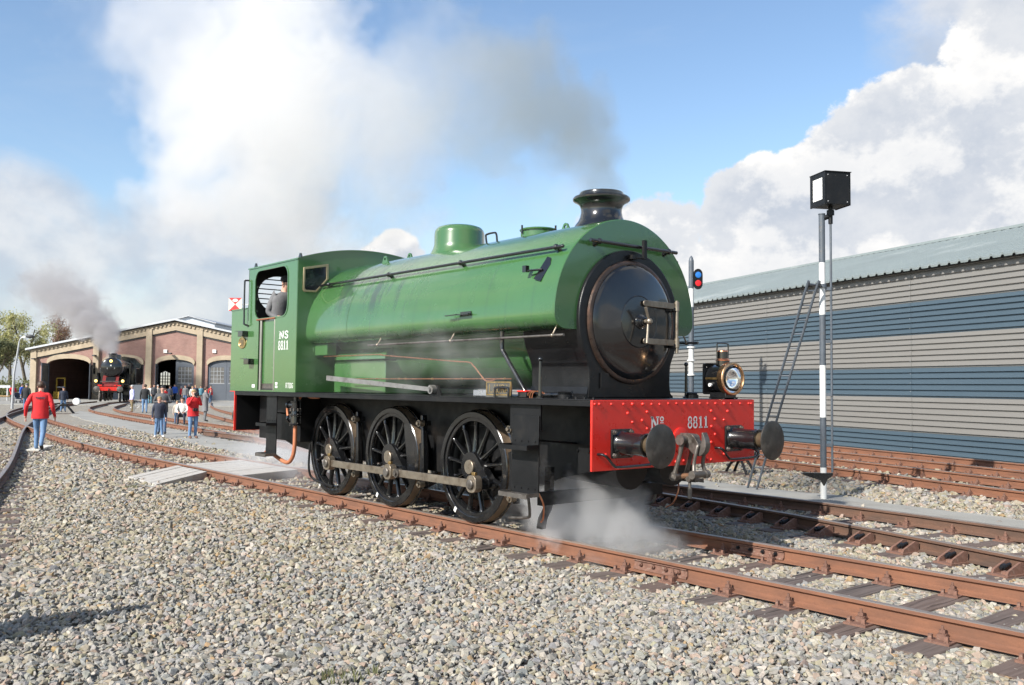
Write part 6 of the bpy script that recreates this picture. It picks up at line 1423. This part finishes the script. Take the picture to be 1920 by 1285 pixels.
P, h = hpx((118, 773), 724); person('man in navy jacket and cap by the white counterweight lever', P, h, facing(P, 12), 'navy', 'jeans', 'brown', 'black', dict(lank=(-.01, .075, .045), rank=(-.01, -.075, .045)), .47, CL['navy'])
P, h = hpx((23, 757), 720); person('person in red jacket pushing a pushchair below the street lamp', P, h, facing(P, 18), 'red', 'black', 'brown', 'black', dict(lelb=(.04, .15, .64), lwri=(.14, .12, .57), lhand=(.17, .11, .56), relb=(.04, -.15, .64), rwri=(.14, -.12, .57), rhand=(.17, -.11, .56)), .46); PP = P
P, h = hpx((40, 757), 719); person('person in blue top next to the pushchair', P, h, facing(P, 60), 'blue', 'jeansd', 'brown', 'black', None, .47)
P, h = hpx((48, 772), 717.5); person('grey-capped person in black jacket half hidden by the red-jacketed man', P, h, facing(P, 150), 'black', 'jeansd', 'grey', 'black', None, .47, CL['grey'])
# the onlooker left of the photographer: outside the frame, only the shadow shows
PO = Vector((3.22, -7.35, gz(3, -7))); person('onlooker in navy jacket standing alone on the open gravel', PO, 1.78, R(70), 'navy', 'jeans', 'brown', 'black', None, .46)
# driver leaning out of the cab
DP = Vector((-3.13, -.93, FZ+.05)); person('driver in grey sweater and black cap standing in the cab opening', DP, 1.84, R(14), 'grey', 'navy', 'brown', 'black', dict(chest=(.03, -.0, .715), neckb=(.045, -.0, .815), neck=(.055, -.0, .85), head=(.075, -.0, .905), crown=(.07, -.0, .955), lsh=(.02, .09, .79), rsh=(.02, -.09, .79), relb=(-.03, -.115, .645), rwri=(.06, -.09, .60), rhand=(.10, -.07, .60)), .50, CL['black'])
finish_people()

# ---- bicycle and pushchair
def wheel_ring(r, R_, y, c, t=.02, sp=12):
    b = MB(); b.lathe([(R_-t, -t), (R_, -t), (R_, t), (R_-t, t), (R_-t, -t)], c, 'y', 26)
    for k in range(sp): a = 2*PI*k/sp; b.cyl(c, (c[0]+(R_-t)*math.cos(a), c[1], c[2]+(R_-t)*math.sin(a)), .004, n=4)
    return b
tyre_m = pm('tyre', (.30, .30, .30), .7, var=.1)
P = G(258, 774); bk_ = empty('bicycle', P, math.atan2(RV.y, RV.x)+.25, 'small bicycle with pale wheels between the lilac coat and black jumper', 'bicycle')
for x in (-.42, .42): wheel_ring(None, .28, 0, (x, 0, .28), .018).build('wheel', tyre_m, bk_)
b = MB(); b.tube([(-.42, 0, .28), (-.12, 0, .62), (.34, 0, .66), (.42, 0, .28)], .02, 8); b.tube([(.34, 0, .62), (-.02, 0, .28), (-.14, 0, .68)], .02, 8); b.tube([(-.42, 0, .28), (-.02, 0, .28)], .016, 8); b.build('frame', white, bk_)
b = MB(); b.ball((-.15, 0, .72), .10, 10, 6, (1.3, .7, .35)); b.build('saddle', blacks, bk_); b = MB(); b.tube([(.30, -.24, .86), (.33, 0, .84), (.30, .24, .86)], .015, 8); b.tube([(.33, 0, .66), (.33, 0, .84)], .015, 8); b.build('handlebar', blacks, bk_)
P = PP + RV*.75 - FV*.5; pc = empty('pushchair', P, facing(P, 18), 'dark pushchair in front of the person in red below the street lamp', 'pushchair')
for x, y in ((.35, .25), (.35, -.25), (-.25, .25), (-.25, -.25)): wheel_ring(None, .14, 0, (x, y, .14), .02, 6).build('wheel', blacks, pc)
b = MB(); b.box((-.25, -.22, .40), (.30, .22, .50)); b.box((-.32, -.22, .45), (-.24, .22, .95)); b.build('seat', CL['navy'], pc, bevel=.03)
for y in (-.24, .24):
    b = MB(); b.tube([(.35, y, .14), (-.30, y, .75), (-.62, y, 1.02)], .016, 8); b.tube([(-.25, y, .14), (.20, y, .55)], .016, 8); b.build('frame', galv, pc)
b = MB(); b.cyl((-.62, -.25, 1.02), (-.62, .25, 1.02), .02, n=8); b.build('handle', blacks, pc)

# ------------------------------------------------------------------ trees behind the yard
bark = pm('bark', (.13, .11, .085), .9, var=.25, vs=3, bump=.02, bs=8)
def leaf_mat(name, c1, c2):
    m = bpy.data.materials.new(name); m.use_nodes = True; N = NT(m.node_tree); bs = m.node_tree.nodes['Principled BSDF']
    a = N.n('ShaderNodeAttribute', attribute_name='tint'); N.link(N.mix(a.outputs['Fac'], c1, c2), bs.inputs['Base Color']); bs.inputs['Roughness'].default_value = .7
    bs.inputs['Subsurface Weight'].default_value = 0; bs.inputs['Transmission Weight'].default_value = 0
    tr = N.n('ShaderNodeBsdfTranslucent'); N.link(N.mix(a.outputs['Fac'], c1, c2), tr.inputs[0]); mx = N.n('ShaderNodeMixShader'); mx.inputs[0].default_value = .45
    out = [n for n in m.node_tree.nodes if n.type == 'OUTPUT_MATERIAL'][0]; N.link(bs.outputs[0], mx.inputs[1]); N.link(tr.outputs[0], mx.inputs[2]); N.link(mx.outputs[0], out.inputs[0]); return m
def tree(label, P, h, spread, nleaf, lm, seed, leafs=.14, droop=0.0, group='trees beside the engine shed'):
    r = random.Random(seed); root = empty('tree', P, r.uniform(0, 6), label, 'tree', group); b = MB(); tips = []
    def grow(p, d, L, rad, lev):
        pts = [p]; q = p; dd = d
        for i in range(4):
            dd = (dd + Vector((r.uniform(-.2, .2), r.uniform(-.2, .2), r.uniform(-.08, .14) - droop*lev*.12))).normalized(); q = q + dd*L/4; pts.append(q)
        b.tube(pts, rad, 7 if lev < 2 else 5, True, rad*.45)
        if lev >= 2: tips.extend(pts[1:])
        if lev < 4:
            for k in range(4 if lev < 2 else 3):
                t = r.uniform(.4, 1); pp = pts[min(4, int(t*4)+0)]; a = r.uniform(0, 2*PI); e = r.uniform(.35, .9)
                nd = (dd*math.cos(e) + Vector((math.cos(a), math.sin(a), .15))*math.sin(e)).normalized(); grow(pp, nd, L*r.uniform(.52, .72), rad*.48, lev+1)
    grow(Vector((0, 0, -.2)), Vector((0, 0, 1)), h*.42, h*.022, 0)
    sx = spread/max(1e-3, max(math.hypot(t.x, t.y) for t in tips)); sz = h/max(t.z for t in tips)
    b.v = [(v[0]*sx, v[1]*sx, v[2]*sz) for v in b.v]; b.build('trunk', bark, root, ang=60)
    T = np.array([(t.x*sx, t.y*sx, t.z*sz) for t in tips]); g = np.random.default_rng(seed)
    c = T[g.integers(0, len(T), nleaf)] + g.normal(0, .06, (nleaf, 3))*np.array([spread, spread, h*.5]); s = g.uniform(.6, 1.4, nleaf)*leafs
    u = g.normal(size=(nleaf, 3)); u /= np.linalg.norm(u, axis=1)[:, None]; w = np.cross(u, g.normal(size=(nleaf, 3))); w /= np.linalg.norm(w, axis=1)[:, None]
    V = np.stack([c - u*s[:, None], c + w*s[:, None]*.5, c + u*s[:, None], c - w*s[:, None]*.5], 1).reshape(-1, 3); i = np.arange(nleaf)*4
    F = np.concatenate([np.stack([i, i+1, i+2], -1), np.stack([i, i+2, i+3], -1)]); tv = np.repeat(g.random(nleaf), 4)
    crown = inst('crown', np_mesh('crown', V, F, np.repeat(tv[:, None], 3, 1), lm), root); tag(crown, kind='stuff')
spring = leaf_mat('spring_leaves', (.36, .37, .15), (.50, .47, .24)); olive = leaf_mat('olive_leaves', (.16, .175, .085), (.24, .25, .12)); budred = leaf_mat('red_buds', (.22, .12, .08), (.30, .19, .12))
def tp(px, dep): P = at_depth(px, 735, dep); return Vector((P.x, P.y, gz(P.x, P.y)))
tree('yellow-green willow behind the street lamp', tp(50, 118), 10.6, 4.4, 7000, spring, 5, .13, .8)
tree('sparse willow, the tallest tree near the street lamp', tp(14, 128), 11.6, 4.8, 7000, spring, 8, .13, .6)
tree('dark olive bush-like tree at the edge of the yard', tp(-12, 105), 8.0, 3.6, 6500, olive, 12, .13)
tree('half bare reddish tree rising behind the shed roof', tp(118, 150), 13.6, 4.6, 5200, budred, 21, .12)
tree('leafless grey tree behind the shed flues', tp(405, 175), 13.0, 5.5, 1500, budred, 33, .10)
hedge_m = olive
b = MB(); g = np.random.default_rng(4); n = 16000
hc = np.stack([g.uniform(-14, 3.5, n), g.uniform(0, 5, n), np.abs(g.normal(0, .9, n))], -1); hc[:, 2] = np.minimum(hc[:, 2], 2.6 + .5*np.sin(hc[:, 0]*1.3)); s = g.uniform(.10, .22, n)
u = g.normal(size=(n, 3)); u /= np.linalg.norm(u, axis=1)[:, None]; w = np.cross(u, g.normal(size=(n, 3))); w /= np.linalg.norm(w, axis=1)[:, None]
V = np.stack([hc - u*s[:, None], hc + w*s[:, None]*.6, hc + u*s[:, None], hc - w*s[:, None]*.6], 1).reshape(-1, 3); i = np.arange(n)*4; F = np.concatenate([np.stack([i, i+1, i+2], -1), np.stack([i, i+2, i+3], -1)])
H0_ = tp(55, 112); ho = inst('hedge', np_mesh('hedge', V, F, np.repeat(g.random(n)[:, None], 4, 0).repeat(3, 1).reshape(-1, 3) if False else np.repeat(np.repeat(g.random(n), 4)[:, None], 3, 1), olive), None, H0_, (0, 0, math.atan2(RV.y, RV.x)))
tag(ho, 'dull green undergrowth along the yard below the willows', 'hedge', None, 'stuff')
# low timber platform by the left edge
tpf = empty('timber_platform', G(6, 752), math.atan2(RV.y, RV.x), 'low timber platform with pale rail beside the pushchair', 'platform')
for k in range(4):
    b = MB(); b.box((-4, .4*k, .45), (.6, .4*k+.37, .52)); b.build('plank', pm('orange_timber', (.42, .26, .12), .7, var=.2, vs=3), tpf)
for x in (-3.6, -1.6, .3):
    b = MB(); b.box((x-.06, .1, 0), (x+.06, .22, 1.5)); b.build('leg', galv, tpf)
b = MB(); b.box((-4, .08, 1.3), (.6, .24, 1.55)); b.build('rail', shedwhite, tpf)

# ------------------------------------------------------------------ smoke and steam (grids filled by fields)
def smoke(name, label, lo, hi, res, xs, yc, zc, ry, rz, dn, scale, amp, gain, dens, albedo, seed=0.0, aniso=.25, detail=5, gray=None, rough=.6, dist=0.3):
    """fog grid: an axis that runs along x with centre, radii and strength given at knots, roughened by noise"""
    vol = bpy.data.volumes.new(name); o = bpy.data.objects.new(name, vol); COL.objects.link(o)
    t = bpy.data.node_groups.new(name, 'GeometryNodeTree'); t.interface.new_socket('Geometry', in_out='OUTPUT', socket_type='NodeSocketGeometry')
    N = NT(t); gout = N.n('NodeGroupOutput'); pos = N.n('GeometryNodeInputPosition'); sep = N.n('ShaderNodeSeparateXYZ'); N.link(pos.outputs[0], sep.inputs[0])
    x, y, z = sep.outputs
    tt = N.ramp(x, xs[0], xs[-1], 0, 1, 'LINEAR')
    def curve(vals):
        a, c = min(vals), max(vals)
        if c-a < 1e-6: return a
        f = N.n('ShaderNodeFloatCurve'); cv = f.mapping.curves[0]; N.link(tt, f.inputs['Value'])
        pts = [((p-xs[0])/(xs[-1]-xs[0]), (v-a)/(c-a)) for p, v in zip(xs, vals)]
        cv.points[0].location = pts[0]; cv.points[1].location = pts[-1]
        for p in pts[1:-1]: cv.points.new(*p)
        f.mapping.update(); return N.math('ADD', N.math('MULTIPLY', f.outputs[0], c-a), a)
    Y, Z, RY, RZ, DN = curve(yc), curve(zc), curve(ry), curve(rz), curve(dn)
    e1 = N.math('DIVIDE', N.math('SUBTRACT', y, Y), RY); e2 = N.math('DIVIDE', N.math('SUBTRACT', z, Z), RZ)
    dist_ = N.math('SQRT', N.math('ADD', N.math('MULTIPLY', e1, e1), N.math('MULTIPLY', e2, e2)))
    off = N.vmath('ADD', pos.outputs[0], (seed*3.1, seed*7.7, seed*1.3))
    nz = N.noise(off, scale, detail, rough, dist)
    nb = N.noise(off, scale*.42, 2, .5, 0.0); nf = N.noise(off, scale*3.2, 4, .6, .2)
    d = N.math('ADD', N.math('SUBTRACT', 1.0, dist_), N.math('ADD', N.math('MULTIPLY', N.math('SUBTRACT', nz, .5), amp), N.math('ADD', N.math('MULTIPLY', N.math('SUBTRACT', nb, .5), amp*.8), N.math('MULTIPLY', N.math('SUBTRACT', nf, .5), amp*.22))))
    d = N.math('MULTIPLY', d, gain, clamp=True)
    d = N.math('MULTIPLY', N.math('MULTIPLY', d, DN), N.ramp(N.ramp(tt, 0, .04), 0, 1))
    d = N.math('MULTIPLY', d, N.ramp(tt, 1.0, .985))
    vc = N.n('GeometryNodeVolumeCube'); N.link(d, vc.inputs['Density']); vc.inputs['Min'].default_value = lo; vc.inputs['Max'].default_value = hi
    for k, q in zip(('Resolution X', 'Resolution Y', 'Resolution Z'), res): vc.inputs[k].default_value = q
    m = bpy.data.materials.new(name); m.use_nodes = True; m.node_tree.nodes.clear(); S = NT(m.node_tree)
    pv = S.n('ShaderNodeVolumePrincipled'); pv.inputs['Density'].default_value = dens; pv.inputs['Anisotropy'].default_value = aniso
    if gray:
        tc = S.n('ShaderNodeTexCoord'); sx = S.n('ShaderNodeSeparateXYZ'); S.link(tc.outputs['Object'], sx.inputs[0])
        S.link(S.mix(S.ramp(sx.outputs[0], gray[0], gray[1]), albedo, gray[2]), pv.inputs['Color'])
    else: pv.inputs['Color'].default_value = (*albedo, 1)
    out = S.n('ShaderNodeOutputMaterial'); S.link(pv.outputs[0], out.inputs['Volume'])
    sm = N.n('GeometryNodeSetMaterial'); sm.inputs['Material'].default_value = m; N.link(vc.outputs[0], sm.inputs[0]); N.link(sm.outputs[0], gout.inputs[0])
    md = o.modifiers.new('fog', 'NODES'); md.node_group = t; vol.materials.append(m)
    return tag(o, label, 'smoke' if 'smoke' in name else 'steam', None, 'stuff')
smoke('smoke', 'big plume of pale smoke billowing in the sky behind the cab roof', (-15.2, -3.0, 3.9), (0.4, 3.0, 12.4), (220, 86, 120),
      [-15, -12, -9.6, -8, -6.4, -4.8, -3.4, -2.2, -1.0, .3], [0]*10, [11.0, 10.2, 8.9, 7.8, 6.9, 6.4, 6.1, 5.8, 5.55, 5.4], [1.8, 1.9, 1.9, 1.9, 1.9, 1.8, 1.5, 1.1, .8, .6], [1.5, 1.6, 1.8, 2.3, 2.6, 2.6, 2.0, 1.2, .85, .7], [.10, .20, .30, .75, 1.0, 1.0, .75, .40, .30, .2],
      .75, 3.9, 5.0, .52, (.93, .92, .905), 2.6, gray=(-3.5, .0, (.80, .80, .785)), detail=8, rough=.62)
smoke('smoke', 'grey smoke leaving the chimney of the green locomotive', (-2.6, -1.5, 3.62), (3.6, 1.5, 7.4), (150, 72, 92),
      [-2.6, -1.2, 0, 1.0, 1.8, 2.35, 2.75, 3.0, 3.2, 3.5], [0]*10, [5.85, 5.7, 5.5, 5.3, 5.1, 4.85, 4.5, 4.1, 3.85, 3.7], [1.3, 1.2, 1.1, .95, .8, .62, .48, .36, .26, .1], [1.3, 1.25, 1.1, .98, .85, .78, .70, .55, .34, .1], [.08, .16, .26, .40, .62, .9, 1.0, 1.0, 1.0, .6],
      1.25, 2.9, 2.6, 1.0, (.88, .88, .87), 7.0, gray=(-1.5, 2.6, (.50, .52, .49)), detail=7, rough=.62)
smoke('steam', 'white steam blowing out beneath the front of the locomotive', (1.6, -.9, -.17), (4.5, 2.0, 1.0), (84, 84, 36),
      [1.6, 2.1, 2.6, 3.1, 3.5, 3.9, 4.4], [-.1, -.1, -.12, -.12, -.05, 0, 0], [.15, .20, .26, .24, .12, .02, -.05], [.45, .55, .65, .65, .6, .5, .3], [.28, .36, .46, .44, .30, .20, .12], [.3, .5, .75, .75, .5, .2, .05],
      2.6, 4.4, 2.8, 4.6, (.975, .98, .988), 5.0, detail=7)
smoke('steam', 'thin steam wisps rising along the boiler flank below the tank', (-1.9, -1.5, 1.45), (3.0, -.72, 3.4), (100, 20, 44),
      [-1.9, -1.0, 0, .9, 1.6, 2.2, 3.0], [-1.12]*7, [2.35, 2.2, 2.05, 1.95, 1.9, 1.8, 1.7], [.3]*7, [.6, .55, .5, .5, .45, .35, .25], [.1, .2, .3, .6, .75, .6, .1],
      2.2, 3.8, 1.3, .62, (.96, .96, .96), 9.0, detail=7)
smoke('steam', 'thin steam drifting over the rails behind the locomotive steps', (-9.0, -1.6, -.17), (-2.0, 4.0, 1.2), (90, 70, 20),
      [-9, -7.5, -6, -4.8, -3.6, -2.6, -2.0], [1.4, 1.2, .8, .4, .2, 0, 0], [.2, .25, .3, .3, .3, .3, .2], [1.2, 1.4, 1.4, 1.2, .9, .7, .4], [.3, .4, .5, .5, .45, .4, .2], [.1, .3, .4, .45, .5, .5, .1],
      1.4, 2.4, 1.2, .8, (.96, .96, .97), 12.0)
# smoke of the far engine, in that engine's neighbourhood
fx, fy = dl0.x-1.75, dl0.y+.75
smoke('smoke', 'dark smoke leaning back from the black locomotive at the shed', (fx-30, fy-5, 3.8), (fx+1, fy+5, 16), (150, 54, 70),
      [fx-30, fx-22, fx-15, fx-10, fx-6, fx-3, fx-1.2, fx-.1, fx+.6], [fy]*9, [12.6, 11.4, 9.8, 8.3, 7.0, 5.9, 5.0, 4.4, 4.0], [3.6, 3.2, 2.6, 2.1, 1.6, 1.2, .9, .6, .45], [2.6, 2.4, 2.1, 1.7, 1.4, 1.1, .9, .8, .7], [.12, .22, .38, .55, .8, 1.0, 1.0, 1.0, .8],
      .5, 3.2, 2.6, 1.0, (.60, .58, .58), 15.0, detail=7)
# ------------------------------------------------------------------ weeds in the ballast
weed_m = pm('weed_green', (.11, .115, .05), .7, var=.3, vs=20)
def weed(px, py, n, h, sp, label, seed):
    P = G(px, py); r = random.Random(seed); o = empty('weed', P, 0, label, 'weed'); b = MB()
    for k in range(n):
        a, d = r.uniform(0, 2*PI), sp*math.sqrt(r.random()); x, y = d*math.cos(a), d*math.sin(a); hh = h*r.uniform(.5, 1); lx, ly = r.uniform(-.5, .5)*hh, r.uniform(-.5, .5)*hh; w = .004; q = r.uniform(0, PI)
        wx, wy = w*math.cos(q), w*math.sin(q)
        b.add([(x-wx, y-wy, -.01), (x+wx, y+wy, -.01), (x+lx*.5+wx*.8, y+ly*.5+wy*.8, hh*.6), (x+lx*.5-wx*.8, y+ly*.5-wy*.8, hh*.6), (x+lx, y+ly, hh)], [(0, 1, 2, 3), (3, 2, 4)])
    tag(b.build('blades', weed_m, o, ang=0), kind='stuff')
weed(640, 1276, 90, .07, .13, 'low weed patch among the foreground stones', 1)
weed(505, 1088, 40, .05, .07, 'tiny weed tuft on the open gravel near the long shadow', 2)
weed(243, 915, 70, .06, .14, 'weed patch on the gravel below the sloping foot boards', 3)
weed(700, 1262, 30, .06, .06, 'small weed sprig next to the low weed patch', 4)
